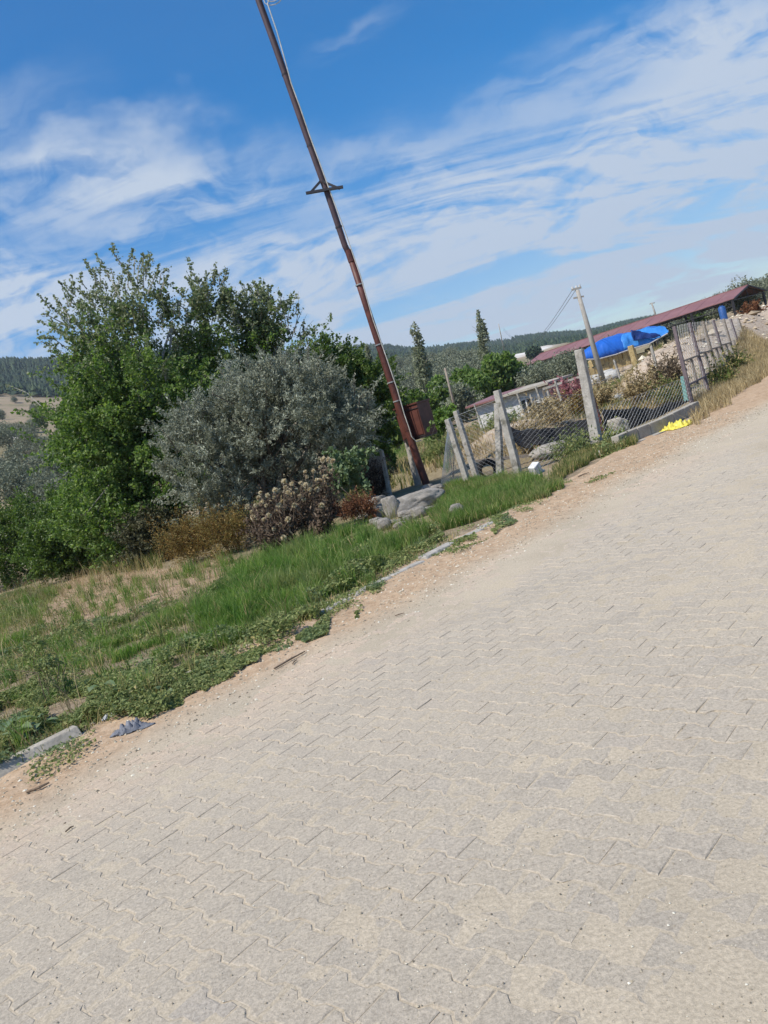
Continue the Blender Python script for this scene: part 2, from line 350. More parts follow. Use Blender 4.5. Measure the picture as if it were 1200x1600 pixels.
# mound of rubble behind the right-hand fence
def mound_h(x, y):
    a = np.array([10.3, 26.5]); b = np.array([26.0, 47.0]); d = b-a; l2 = d@d
    t = np.clip(((x-a[0])*d[0]+(y-a[1])*d[1])/l2, 0, 1); px = a[0]+t*d[0]; py = a[1]+t*d[1]
    q = np.hypot(x-px, y-py)
    h = (1.12+.30*t+.10*np.sin(t*17))*np.exp(-(q/1.7)**2.4)
    # smaller heap in the yard, left of the tall post
    c1 = G(842, 700); c1 = np.array([c1.x-.2, c1.y+1.7])
    q1 = np.hypot((x-c1[0])/1.5, (y-c1[1])/.9); h = np.maximum(h, .62*np.exp(-q1**2.2))
    # pale bank at the far right end
    q2 = np.hypot((x-20.5)/2.9, (y-36.)/3.0); h = np.maximum(h, 1.35*np.exp(-q2**2.4))
    # soil bank that carries the tarp-covered straw stack
    q3 = np.hypot((x-16.2)/5.5, (y-47)/4.0); h = np.maximum(h, .8*np.exp(-q3**2.6))
    return h
def ground(x, y):
    h = mound_h(x, y)
    return terrain(x, y) + h + (h > .1)*h*.10*fbm(np.asarray(x)*2.2, np.asarray(y)*2.2, 3, 4)

rr = [0.6]
while rr[-1] < 2150: rr.append(rr[-1]*(1.020 if rr[-1] < 60 else 1.028))
rr = np.array(rr); aa = np.concatenate([np.radians(np.linspace(-44, 46, 230)), np.radians(np.linspace(50, 312, 44))])
A, R = np.meshgrid(aa, rr); X = (R*np.sin(A)).ravel(); Y = (R*np.cos(A)).ravel()
Z = ground(X, Y); na = len(aa); nr = len(rr)
X = np.append(X, 0); Y = np.append(Y, 0); Z = np.append(Z, -.13)
ii = np.arange(nr-1)[:, None]*na + np.arange(na)[None, :]; jj = np.arange(nr-1)[:, None]*na + (np.arange(na)[None, :]+1) % na
quads = np.stack([ii, jj, jj+na, ii+na], -1).reshape(-1, 4)
k = np.arange(na); tris = np.stack([np.full(na, nr*na), (k+1) % na, k], -1)
rad = np.hypot(X, Y); az_ = np.arctan2(X, Y); xp = np.tan(np.clip(az_, -1.4, 1.4))*FPX; ep = (Z-EYE)/np.maximum(rad, 1)*np.hypot(FPX, xp)
dl = np.interp(xp, [-900, -590, -275, 0, 160, 280, 400, 900], [420, 420, 400, 440, 450, 900, 1150, 900])
forest = sstep((rad-dl)/(dl*.25))*(np.abs(az_) < 1.3) + .5*(np.abs(az_) >= 1.3)*(rad > 400)
scar = np.zeros_like(rad)
for (x0, w0, e0, hh) in ((225, 50, 50, 4), (300, 45, 49, 4), (190, 24, 58, 3), (-500, 16, 148, 5), (345, 26, 58, 4)):
    scar = np.maximum(scar, np.clip(1.6-((xp-x0)/w0)**2-((ep-e0-(xp-x0)*.03)/hh)**2, 0, 1)*(rad > 120)*(rad < 1000))
scar = np.clip(scar*(1+1.2*fbm(X/14, Y/14, 2.)), 0, 1)
u_, v_ = toUV(X, Y)
def poly_in(px, py, poly):
    c = np.zeros(px.shape, bool); n = len(poly)
    for i in range(n):
        x1, y1 = poly[i]; x2, y2 = poly[(i+1) % n]
        c ^= ((y1 > py) != (y2 > py)) & (px < (x2-x1)*(py-y1)/((y2-y1) if y2 != y1 else 1e-9)+x1)
    return c
def gpoly(pts): return [tuple(G(*p)[:2]) for p in pts]
P_bare = gpoly([(-60, 1010), (60, 975), (110, 905), (260, 890), (400, 868), (380, 900), (290, 935), (200, 965), (60, 1010)])
rub = np.clip(mound_h(X, Y)*2, 0, 1)
me = npmesh('ground', np.stack([X, Y, Z], -1), [quads, tris], None, True, {'forest': forest, 'scar': scar, 'rub': rub,
     'bare': poly_in(X+fbm(X*2, Y*2, 0, 3)*.3, Y+fbm(X*2, Y*2, 5, 3)*.3, P_bare).astype(float)})
m, t, b, o = newmat('ground cover')
tcn = t.nodes.new('ShaderNodeTexCoord'); v = tcn.outputs['Object']
def attr(t, n): a = t.nodes.new('ShaderNodeAttribute'); a.attribute_name = n; return a.outputs['Fac']
n1 = noise(v, .22, 8, .62, .3, t); n2 = noise(v, 6, 8, .7, .2, t); n3 = noise(v, 45, 5, .7, 0, t); n4 = noise(mapping(v, (9, 4, 2), tree=t), .035, 6, .6, .3, t)
c = ramp(t, n2.outputs['Fac'], [(.28, (.20, .145, .095)), (.5, (.33, .255, .17)), (.72, (.45, .37, .26))])
c = mix(t, rng_(n1.outputs['Fac'], .52, .66, 0, .6, tree=t), c, (.16, .17, .07))
c = mix(t, mth('MULTIPLY', rng_(n4.outputs['Fac'], .45, .62, 0, .6, tree=t), 1.0, tree=t), c, (.13, .135, .06))
c = mix(t, attr(t, 'bare'), c, ramp(t, n2.outputs['Fac'], [(.3, (.30, .20, .13)), (.7, (.50, .37, .25))]))
c = mix(t, attr(t, 'rub'), c, ramp(t, n2.outputs['Fac'], [(.3, (.34, .25, .175)), (.5, (.46, .37, .28)), (.75, (.58, .52, .43))]))
fr = noise(v, .05, 6, .7, .2, t)
c = mix(t, attr(t, 'forest'), c, ramp(t, fr.outputs['Fac'], [(.3, (.018, .034, .017)), (.62, (.04, .062, .028)), (.75, (.15, .13, .08))]))
c = mix(t, attr(t, 'scar'), c, (.68, .65, .60))
c = mix(t, .5, c, ramp(t, n3.outputs['Fac'], [(.3, (.6,)*3), (.7, (1.3,)*3)]), 'MULTIPLY')
t.links.new(c, b.inputs['Base Color']); b.inputs['Roughness'].default_value = .95; b.inputs['Specular IOR Level'].default_value = .15
bump(t, b, mth('ADD', n3.outputs['Fac'], mth('MULTIPLY', n2.outputs['Fac'], 2.0, tree=t), tree=t), .8, .03)
tag(link('ground', me, m), 'dry earth with verge, yard and hillsides beyond the road', kind='structure')

# ------------------------------------------------------------------ road: sand bed sheet plus interlocking pavers
def sand_h(u, v):
    e = edge(u)
    base = -.0021 + .0020*fbm(u*1.1, v*1.1, 7., 3) + .0017*fbm(u*5, v*5, 3., 3)
    drift = np.clip(fbm(u*.22+3, v*.8, 1., 4)-.20, 0, 1)*.011
    far = sstep((u-4)/12)*.0060*(1+.5*fbm(u*.35, v*.7, 12., 2))
    sh = sstep((v+.92+.34*fbm(u*.9, v*.9, 5., 4)+np.interp(u, [8, 14], [0, .5]))/.34)*(.022+.022*fbm(u*2.4, v*2.4, 8., 4)) + .03*sstep((v-(e-.5))/.5)*(v > e-.5)
    z = base + drift + far + sh
    ruts = (.010*fbm(u*9, v*9, 4., 4)+.006*np.abs(fbm(u*21, v*21, 14., 2)))*sstep((v+.9)/.3)
    return z + ruts - .16*sstep((v-e-.10)/.35) - .2*sstep((-v-9.2)/.4)
us = [-5.0]
while us[-1] < 70: us.append(us[-1]+.033*max(1, (us[-1]/6.) ** 1.3 if us[-1] > 6 else 1))
us = np.array(us); vs = np.concatenate([np.arange(-10, -6, .1), np.arange(-6, 1.0, .034), np.arange(1.0, 2.2, .06), np.arange(2.2, 14, .25)])
UU, VV = np.meshgrid(us, vs); hz = sand_h(UU, VV)
SX = O.x+(UU-VV)*S2; SY = O.y+(UU+VV)*S2
fz = terrain_far(SX, SY)*sstep((np.hypot(SX, SY)-22)/8)
hz = hz+fz
nu, nv = len(us), len(vs); gi = np.arange(nv-1)[:, None]*nu+np.arange(nu-1)[None, :]
me = npmesh('road', np.stack([SX.ravel(), SY.ravel(), hz.ravel()], -1), [np.stack([gi, gi+1, gi+nu+1, gi+nu], -1).reshape(-1, 4)], None, True,
            {'shoulder': (sstep((VV+1.05+.3*fbm(UU*.8, VV*.8, 2., 3))/.7)).ravel()})
m, t, b, o = newmat('dusty sand of the road'); tcn = t.nodes.new('ShaderNodeTexCoord'); v = tcn.outputs['Object']
n1 = noise(v, .9, 7, .62, .2, t); n2 = noise(v, 70, 6, .75, 0, t); n3 = noise(v, 11, 7, .7, .3, t)
c = ramp(t, n1.outputs['Fac'], [(.3, (.41, .35, .262)), (.55, (.48, .41, .31)), (.75, (.51, .43, .31))])
c2 = ramp(t, n3.outputs['Fac'], [(.3, (.30, .205, .130)), (.5, (.44, .315, .205)), (.75, (.54, .415, .295))])
c = mix(t, attr(t, 'shoulder'), c, c2)
c = mix(t, .8, c, ramp(t, n2.outputs['Fac'], [(.3, (.60,)*3), (.7, (1.28,)*3)]), 'MULTIPLY')
t.links.new(c, b.inputs['Base Color']); b.inputs['Roughness'].default_value = .95; b.inputs['Specular IOR Level'].default_value = .1
bump(t, b, mth('ADD', n2.outputs['Fac'], n3.outputs['Fac'], tree=t), .55, .012)
road = tag(link('road', me, m), 'dusty road of interlocking concrete pavers with sandy left shoulder', kind='structure')

m, t, b, o = newmat('dusty concrete paver')
geo = t.nodes.new('ShaderNodeNewGeometry'); oi = t.nodes.new('ShaderNodeObjectInfo'); gp = geo.outputs['Position']
rv = mth('FRACT', mth('ADD', attr(t, 'var'), oi.outputs['Random'], tree=t), tree=t)
c = ramp(t, rv, [(0, (.40, .350, .283)), (.2, (.415, .364, .292)), (.88, (.44, .382, .303)), (.96, (.39, .348, .295)), (1, (.465, .392, .298))])
n1 = noise(gp, .8, 6, .6, .2, t); n2 = noise(gp, 75, 6, .82, 0, t); n3 = noise(gp, 9, 8, .7, .2, t); n5 = noise(gp, 330, 2, .6, 0, t)
c = mix(t, rng_(n1.outputs['Fac'], .38, .66, .15, .75, tree=t), c, (.445, .385, .30))
c = mix(t, rng_(n3.outputs['Fac'], .52, .72, 0, .55, tree=t), c, (.50, .43, .325))
c = mix(t, rng_(noise(mapping(gp, rot=(0, 0, math.radians(-45)), scale=(.35, 1.5, 1), tree=t), 1.1, 7, .65, .6, t).outputs['Fac'], .50, .70, 0, .30, tree=t), c, (.31, .275, .228))
c = mix(t, rng_(noise(gp, 3.1, 8, .75, .8, t).outputs['Fac'], .60, .70, 0, .35, tree=t), c, (.52, .47, .38))
sepp = t.nodes.new('ShaderNodeSeparateXYZ'); t.links.new(gp, sepp.inputs[0])
vv_ = mth('MULTIPLY', mth('SUBTRACT', mth('SUBTRACT', sepp.outputs[1], O.y, tree=t), mth('SUBTRACT', sepp.outputs[0], O.x, tree=t), tree=t), S2, tree=t)
c = mix(t, mth('MULTIPLY', rng_(mth('ADD', vv_, mth('MULTIPLY', n3.outputs['Fac'], 1.1, tree=t), tree=t), -1.4, .1, tree=t), .8, tree=t), c, (.52, .40, .29))
c = mix(t, .85, c, ramp(t, n2.outputs['Fac'], [(.3, (.52,)*3), (.5, (1,)*3), (.7, (1.38,)*3)]), 'MULTIPLY')
c = mix(t, .5, c, ramp(t, noise(gp, 24, 6, .75, .5, t).outputs['Fac'], [(.3, (.72, .71, .70)), (.5, (1,)*3), (.7, (1.2, 1.18, 1.14))]), 'MULTIPLY')
c = mix(t, rng_(n5.outputs['Fac'], .68, .76, 0, .5, tree=t), c, (.14, .125, .105))
t.links.new(c, b.inputs['Base Color']); b.inputs['Roughness'].default_value = .9; b.inputs['Specular IOR Level'].default_value = .2
bump(t, b, mth('ADD', n2.outputs['Fac'], n3.outputs['Fac'], tree=t), .9, .006); M_paver = m
def paver_proto():
    prof = [(-.1, .0700), (-.064, .0700), (-.038, .0480), (.038, .0480), (.064, .0700), (.1, .0700)]
    loop = prof + [(x, -y) for x, y in prof[::-1]]
    def ring(ins, z):
        r = []
        for x, y in loop: r.append((x-math.copysign(min(ins, .05), x) if abs(x) > .09 else x, y-math.copysign(ins, y), z))
        return r
    V = ring(.0065, 0)+ring(.0028, -.0028)+ring(.0014, -.03); F = []
    for k in range(2):
        for i in range(12): a = k*12+i; b_ = k*12+(i+1) % 12; F.append((a, a+12, b_+12, b_))
    return np.array(V), F, tuple(range(11, -1, -1))
PV, PF, PT = paver_proto()
# orientation check: top face normal must point up
def pmesh(seed):
    rg = np.random.default_rng(seed); V = PV.copy(); V[:, :2] += rg.normal(0, .0013, (36, 2)); V[:12, 2] += rg.normal(0, .0008, 12)
    chip = rg.integers(12, size=3); V[chip, 2] -= .0035*rg.random(3); V[chip, :2] *= .965
    me = bpy.data.meshes.new('paver'); me.from_pydata([tuple(p) for p in V], [], PF+[PT]); bm = bmesh.new(); bm.from_mesh(me)
    bmesh.ops.recalc_face_normals(bm, faces=bm.faces[:])
    top = max(bm.faces, key=lambda f: len(f.verts))
    if top.normal.z < 0: bmesh.ops.reverse_faces(bm, faces=bm.faces[:])
    bm.to_mesh(me); bm.free(); me.materials.append(M_paver); return me
protos = [pmesh(i) for i in range(12)]
cells = []
for i in range(-16, 255):
    u = i*.118
    for j in range(-52, -1):
        vv = j*.2 + (.1 if i % 2 else 0)
        cells.append((u, vv))
cells = np.array(cells); CX = O.x+(cells[:, 0]-cells[:, 1])*S2; CY = O.y+(cells[:, 0]+cells[:, 1])*S2
rel = np.stack([CX, CY, np.full(len(CX), -EYE)], -1); dep = rel@np.array(F0); pxx = 600+FPX*(rel@np.array(Rr))/dep; pyy = 800-FPX*(rel@np.array(Uu))/dep
inf = (dep > .3) & (pxx > -30) & (pxx < 1230) & (pyy < 1640)
near = (CY > -1.5) & (cells[:, 1] > -10) & ((dep < 30))
ordr = np.argsort(np.where(inf, np.hypot(CX, CY), 1e9))[:300]; isn = np.zeros(len(CX), bool); isn[ordr] = True
pz = rs.normal(0, .0011, len(CX)) + .002*fbm(cells[:, 0]*.6, cells[:, 1]*.6, 3., 2); tx = rs.normal(0, .0065, len(CX)); ty = rs.normal(0, .0075, len(CX)); tz = rs.normal(0, .014, len(CX)); CX = CX+rs.normal(0, .0016, len(CX)); CY = CY+rs.normal(0, .0016, len(CX))
for q in ordr:
    o = bpy.data.objects.new('paver', protos[int(rs.integers(12))]); COL.objects.link(o); o.parent = road
    o.location = (CX[q], CY[q], pz[q]); o.rotation_euler = (tx[q], ty[q], math.radians(135)+tz[q])
rest = np.where(near & ~isn)[0]
ca, sa = math.cos(math.radians(135)), math.sin(math.radians(135)); n = len(rest)
V = np.repeat(PV[None], n, 0)+rs.normal(0, .0008, (n, 36, 3)); V[:, :, 2] += V[:, :, 0]*ty[rest][:, None]+V[:, :, 1]*tx[rest][:, None]+pz[rest][:, None]
x, y = V[:, :, 0].copy(), V[:, :, 1].copy(); V[:, :, 0] = x*ca-y*sa+CX[rest][:, None]; V[:, :, 1] = x*sa+y*ca+CY[rest][:, None]
# use the winding that the proto ended with
pf0 = [tuple(p.vertices) for p in protos[0].polygons]; q4 = np.array([p for p in pf0 if len(p) == 4]); q12 = np.array([p for p in pf0 if len(p) == 12])
off = (np.arange(n)*36)[:, None, None]
me = npmesh('paver', V.reshape(-1, 3), [(q4[None]+off).reshape(-1, 4), (q12[None]+off).reshape(-1, 12)], np.repeat(rs.random(n), 36))
tag(link('paver', me, M_paver, road), kind='stuff')

def topz(x, y):
    u1, v1 = toUV(x, y); return np.maximum(ground(x, y), np.where(np.hypot(x, y) < 40, sand_h(u1, v1), -9))
# ------------------------------------------------------------------ scatter builders
def unit(a): return a/np.maximum(np.linalg.norm(a, axis=-1, keepdims=True), 1e-9)
def leaf_mesh(name, C, D, Ln, Wd, rg, var=None, fold=.25):
    """diamond leaves, centre C, axis D, length, width"""
    n = len(C); S = unit(np.cross(D, rg.normal(0, 1, (n, 3)))); Nn = np.cross(D, S)
    Ln = np.asarray(Ln).reshape(-1, 1); Wd = np.asarray(Wd).reshape(-1, 1)
    V = np.empty((n, 4, 3)); V[:, 0] = C-D*Ln*.5; V[:, 1] = C+S*Wd*.5+Nn*Wd*fold; V[:, 2] = C+D*Ln*.5; V[:, 3] = C-S*Wd*.5+Nn*Wd*fold
    if var is None: var = rg.random(n)
    return npmesh(name, V.reshape(-1, 3), [np.arange(n*4).reshape(-1, 4)], np.repeat(var, 4))
def blades(P, H, Wd, rg, lean=.35, var=None, lean_dir=None):
    n = len(P); a = rg.random(n)*2*math.pi; s = np.stack([np.cos(a), np.sin(a), 0*a], -1)
    b_ = rg.random(n)*2*math.pi; ld = np.stack([np.cos(b_), np.sin(b_), 0*b_], -1)
    if lean_dir is not None: ld = unit(ld+np.array(lean_dir))
    H = np.asarray(H).reshape(-1, 1); Wd = np.asarray(Wd).reshape(-1, 1); l = (rg.random((n, 1))*lean)*H
    up = np.array([0, 0, 1.])
    V = np.empty((n, 5, 3)); V[:, 0] = P-s*Wd/2; V[:, 1] = P+s*Wd/2
    mid = P+up*H*.55+ld*l*.35; V[:, 2] = mid+s*Wd*.38; V[:, 3] = mid-s*Wd*.38; V[:, 4] = P+up*H+ld*l*1.2
    idx = (np.arange(n)*5)[:, None]
    return V.reshape(-1, 3), np.array([[0, 1, 2, 3]])+idx, np.array([[3, 2, 4]])+idx, np.repeat(rg.random(n) if var is None else var, 5)
def scatter(poly, n, rg, dens=None):
    poly = np.array(poly); lo = poly.min(0); hi = poly.max(0); out_ = []
    tot = 0
    while tot < n:
        p = lo+(hi-lo)*rg.random((n*2, 2)); wx = fbm(p[:, 0]*1.3, p[:, 1]*1.3, 2.2, 5)*.40; wy = fbm(p[:, 0]*1.3, p[:, 1]*1.3, 7.7, 5)*.40; k = poly_in(p[:, 0]+wx, p[:, 1]+wy, poly)
        if dens is not None: k &= rg.random(len(p)) < dens(p[:, 0], p[:, 1])
        p = p[k]; out_.append(p); tot += len(p)
        if len(out_) > 40: break
    return np.concatenate(out_)[:n]
def grass(name, poly, n, h, wd, mat, seed, label, dens=None, lean=.45, hvar=.5, tuft=None):
    rg = np.random.default_rng(seed); p = scatter(poly, n, rg, dens)
    z = topz(p[:, 0], p[:, 1]); P = np.stack([p[:, 0], p[:, 1], z-.01], -1)
    hm = (1+hvar*fbm(p[:, 0]*1.2, p[:, 1]*1.2, seed*.7, 3))*(.55+.6*rg.random(len(p)))
    V, q, t3, var = blades(P, h*hm, wd*(.6+.8*rg.random(len(p))), rg, lean)
    return tag(link(name, npmesh(name, V, [q, t3], var), mat), label, kind='stuff')

def upoly(pts): return [tuple(UV(*p)[:2]) for p in pts]
# ---- trees
def foliage_pts(lobes, ntw, per, rg, twl=.45, up=.3, surf_=.4, spread=.10, gap=-.30, gaptop=0.0):
    """lobes: (cx,cy,cz, rx,ry,rz[,weight]) -> twig bases, dirs and leaf centres with axes"""
    lb = np.array([list(l)+[1.0]*(7-len(l)) for l in lobes], float); wgt = lb[:, 6]*(lb[:, 3]*lb[:, 4]*lb[:, 5])**(2/3.); wgt /= wgt.sum()
    k = rg.choice(len(lb), ntw, p=wgt); d = unit(rg.normal(0, 1, (ntw, 3))); r = rg.random(ntw)**surf_
    B = lb[k, :3]+d*lb[k, 3:6]*r[:, None]
    # clumps: keep twigs where a low frequency field is high
    ztop = (lb[:, 2]+lb[:, 5]).max(); keep = vn(B[:, 0]*1.9+5, B[:, 1]*1.9, B[:, 2]*1.9)+.35*vn(B[:, 0]*4.1, B[:, 1]*4.1+3, B[:, 2]*4.1) > gap+gaptop*np.clip(B[:, 2]/ztop-.55, 0, 1); B = B[keep]; d = d[keep]; r = r[keep]
    D = unit(d*.8+np.array([0, 0, up])+rg.normal(0, .45, d.shape)); Lt = twl*(.5+rg.random(len(B))**2*1.6)
    tt = rg.random((len(B), per)); C = B[:, None]+D[:, None]*(tt*Lt[:, None])[:, :, None]+rg.normal(0, 1, (len(B), per, 3))*spread*(.35+.65*(1-tt))[:, :, None]
    AX = unit(D[:, None]*.7+rg.normal(0, .8, C.shape)); 
    return B, D, Lt, C.reshape(-1, 3), AX.reshape(-1, 3), np.repeat(r, per)
def tree(name, label, cat, base, lobes, ntw, per, leaf, mat, seed, group=None, twl=.45, up=.3, stems=3, tr=.10, bark=None, surf_=.4, spread=.10, limbs=26, shoots=None, shoot_mat=None, stem_top=.8, gap=-.30, gaptop=0.0, auto=0):
    rg = np.random.default_rng(seed); T = thing(name, label, cat, base, 0, group)
    bz = Vector(base); L0 = [(l[0], l[1], max(l[2], l[5]*.35)) + tuple(l[3:]) for l in lobes]
    B, D, Lt, C, AX, r = foliage_pts(L0, ntw, per, rg, twl, up, surf_, spread, gap, gaptop)
    if auto:                                       # extra shoots all over the upper outline
        zt0 = max(l[2]+l[5] for l in L0)
        for q in range(auto):
            l = L0[int(rg.integers(len(L0)))]; dv_ = unit(rg.normal(0, 1, 3)+np.array([0, 0, .6])); p_ = Vector((l[0]+dv_[0]*l[3]*.85, l[1]+dv_[1]*l[4]*.85, l[2]+dv_[2]*l[5]*.85))
            if p_.z < zt0*.45: continue
            shoots = (shoots or [])+[(p_, p_+Vector((dv_[0]*.5, dv_[1]*.5, dv_[2]*.35+.35))*(.35+.5*rg.random()), int(14+18*rg.random()))]
    tocut = C[:, 2] > .03; C = C[tocut]; AX = AX[tocut]
    n = len(C); ls = .6+.8*rg.random(n)
    if shoot_mat:
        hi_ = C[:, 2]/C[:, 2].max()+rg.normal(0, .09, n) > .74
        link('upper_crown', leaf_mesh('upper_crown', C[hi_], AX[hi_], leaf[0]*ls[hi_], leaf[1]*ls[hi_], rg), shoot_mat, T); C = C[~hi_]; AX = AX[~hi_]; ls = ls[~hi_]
    link('crown', leaf_mesh('crown', C, AX, leaf[0]*ls, leaf[1]*ls, rg), mat, T)
    mb = MB()
    for s in range(stems):
        a = rg.random()*6.28; l = L0[int(rg.integers(len(L0)))]
        p0 = Vector((math.cos(a)*tr*1.6, math.sin(a)*tr*1.6, -.15)); p3 = Vector((l[0], l[1], l[2]+l[5]*stem_top*.5))
        p1 = p0.lerp(p3, .33)+Vector((rg.normal()*.15, rg.normal()*.15, .25)); p2 = p0.lerp(p3, .66)+Vector((rg.normal()*.15, rg.normal()*.15, .15))
        mb.tube([p0, p1, p2, p3], [tr, tr*.75, tr*.5, tr*.22], 7)
        for q in range(limbs//stems):
            i = int(rg.integers(len(B))); e = Vector(B[i]); st_ = p0.lerp(p3, .3+.5*rg.random()); md = st_.lerp(e, .5)+Vector((0, 0, .12))
            mb.tube([st_, md, e, e+Vector(D[i])*float(Lt[i])*.8], [tr*.32, tr*.2, tr*.1, tr*.04], 5, False)
    mb.build('trunk', bark or M_bark, T, True)
    if shoots:                                     # long sparse shoots that stick out of the crown: (base, tip, n leaves)
        mb = MB(); CC = []; AA = []
        for (p, q, nl) in shoots:
            p = Vector(p); q = Vector(q); mdl = p.lerp(q, .5)+Vector((rg.normal()*.06, rg.normal()*.06, .06)); mb.tube([p, mdl, q], [.016, .010, .003], 4, False)
            for j in range(nl):
                tt = rg.random()**.8; c = (p.lerp(mdl, tt*2) if tt < .5 else mdl.lerp(q, tt*2-1))
                CC.append(np.array(c)+rg.normal(0, .055*(1.25-tt), 3)); AA.append(rg.normal(0, 1, 3)+np.array([0, 0, .3]))
        tag(mb.build('branch', bark or M_bark, T), kind='stuff')
        CC = np.array(CC); AA = unit(np.array(AA)); ls = .6+.7*rg.random(len(CC))
        link('shoot_leaves', leaf_mesh('shoot_leaves', CC, AA, leaf[0]*ls, leaf[1]*ls, rg), shoot_mat or mat, T)
    return T
def lobe(px, py, Y, rx, ry, rz, base, wgt=1.0):
    p = at(px, py, Y); return (p.x-base[0], p.y-base[1], p.z-base[2], rx, ry, rz, wgt)
def gz(x, y): return float(ground(np.array([x]), np.array([y]))[0])
def based(px, py, Y, dz=0): p = at(px, py, Y); return (p.x, p.y, gz(p.x, p.y)+dz)

# main multi-stemmed tree left; S = metres per pixel at its depth
Yb = 20.0; base = based(205, 880, Yb); S = Yb/FPX
def lb(px, py, hw, hh, dY=0, wt=1.0, dep_=None): return lobe(px, py, Yb+dY, hw*S, (dep_ or hw*S), hh*S, base, wt)
lobesA = [lb(200, 570, 90, 75), lb(150, 500, 60, 55, .4, .45), lb(212, 465, 48, 62, 0, .6), lb(108, 520, 40, 50, .5, .3), lb(235, 640, 95, 80, -.4), lb(160, 690, 80, 80, -.5), lb(240, 730, 85, 80, -.7), lb(180, 800, 70, 70, -.9),
          lb(275, 520, 36, 45, .3, .35)]
rg = np.random.default_rng(21); sh = []
for (x0, y0, x1, y1, nl) in [(200,450,208,388,70),(190,470,150,398,70),(225,455,235,400,60),(230,460,250,412,55),(250,460,262,430,45),(170,470,132,405,65),(150,480,125,455,50),(130,500,92,440,60),(120,520,70,470,60),
        (110,530,58,500,55),(105,545,66,525,50),(120,560,75,548,45),(110,500,84,462,45),(215,440,226,398,50),(180,460,196,420,40),(140,470,112,430,45),(70,640,8,600,45),(90,660,20,640,45),(100,650,40,625,40),(95,690,30,660,30),(130,520,100,480,45),(205,440,190,410,40)]:
    a = at(x0, y0, Yb+rg.normal()*.5)-Vector(base); b_ = at(x1, y1, Yb+rg.normal()*.5)-Vector(base); sh.append((a, b_, nl))
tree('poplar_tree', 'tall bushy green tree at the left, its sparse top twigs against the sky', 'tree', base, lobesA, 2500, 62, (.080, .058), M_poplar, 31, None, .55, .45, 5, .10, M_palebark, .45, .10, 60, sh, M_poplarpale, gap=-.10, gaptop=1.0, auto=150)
# second and third crowns to its right
Yb = 21.5; base = based(340, 860, Yb); S = Yb/FPX
lobesB = [lb(330, 520, 60, 60, 0, .8), lb(325, 470, 32, 40, 0, .5), lb(370, 560, 60, 60), lb(300, 620, 60, 70), lb(360, 660, 70, 70), lb(310, 720, 60, 60)]
sh = [(at(a, b_, Yb)-Vector(base), at(c_, d_, Yb)-Vector(base), nl) for a, b_, c_, d_, nl in [(325,470,338,422,70),(310,470,290,432,60),(330,480,318,440,50),(345,480,352,448,40),(300,480,283,450,45),(355,500,378,455,40)]]
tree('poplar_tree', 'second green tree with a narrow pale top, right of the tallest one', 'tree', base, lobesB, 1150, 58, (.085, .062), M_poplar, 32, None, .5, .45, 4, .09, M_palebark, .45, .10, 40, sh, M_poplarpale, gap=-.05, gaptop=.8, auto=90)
Yb = 22.5; base = based(440, 850, Yb); S = Yb/FPX
lobesC = [lb(400, 520, 50, 50, 0, .8), lb(440, 530, 50, 52), lb(390, 480, 26, 26, 0, .5), lb(470, 560, 45, 40), lb(430, 600, 60, 60), lb(420, 490, 22, 26, 0, .5)]
sh = [(at(a, b_, Yb)-Vector(base), at(c_, d_, Yb)-Vector(base), nl) for a, b_, c_, d_, nl in [(385,490,380,452,40),(400,480,400,456,40),(420,500,428,468,30),(450,520,462,462,5),(455,530,474,480,6),(440,510,448,470,8),(465,540,490,500,6),(460,520,466,455,4),(470,540,480,490,6),(448,520,440,470,6),(470,545,486,512,12)]]
tree('poplar_tree', 'third green tree behind the silver bush, with bare grey twigs at its right top', 'tree', base, lobesC, 900, 56, (.085, .062), M_poplar, 33, None, .5, .4, 3, .08, M_palebark, .45, .10, 40, sh, M_poplarpale, gap=-.05, gaptop=.8, auto=70)
# dense darker trees between the silver bush and the steel pole
Yb = 23.0; base = based(560, 800, Yb); S = Yb/FPX
tree('leafy_tree', 'dark green leafy tree just left of the rusty pole', 'tree', base, [lb(520, 580, 45, 32), lb(565, 600, 40, 32), lb(590, 640, 28, 40), lb(560, 680, 45, 50), lb(500, 620, 50, 50), lb(600, 690, 22, 30, 0, .8)], 1100, 56, (.09, .06), M_hedge, 34, None, .4, .3, 3, .08, None, .5, .09, 30)
# left hedge
M_duskgreen = leafmat('dusty dark leaves', [(0, (.05, .055, .03)), (.6, (.10, .105, .055)), (1, (.18, .165, .10))], .25, .6, .3)
hedges = [(25, 850, 25.5, [(10, 860, 60, 55), (60, 830, 60, 50), (-60, 850, 70, 60), (30, 820, 45, 38)], 'low dark green bush at the left edge below the olive grove'),
          (130, 860, 21.5, [(110, 830, 60, 60), (160, 850, 45, 45), (90, 860, 50, 40), (130, 790, 45, 35)], 'dense dark bush at the foot of the tallest tree'),
          (-160, 880, 27.0, [(-140, 860, 90, 70), (-220, 860, 90, 80)], 'dark bush outside the left edge of the view'),
          (245, 855, 18.2, [(235, 850, 28, 38), (262, 835, 24, 30)], 'dusty dark green bush between tree foot and orange weeds')]
for i, (bx, by, yy, ls_, lab) in enumerate(hedges):
    Yb = yy; base = based(bx, by, Yb); S = Yb/FPX
    tree('bush', lab, 'bush', base, [lb(*q) for q in ls_], 900 if i < 2 else 420, 54, (.075, .05), M_hedge if i < 3 else M_duskgreen, 40+i, None, .35, .3, 4, .04, None, .5, .09, 16)
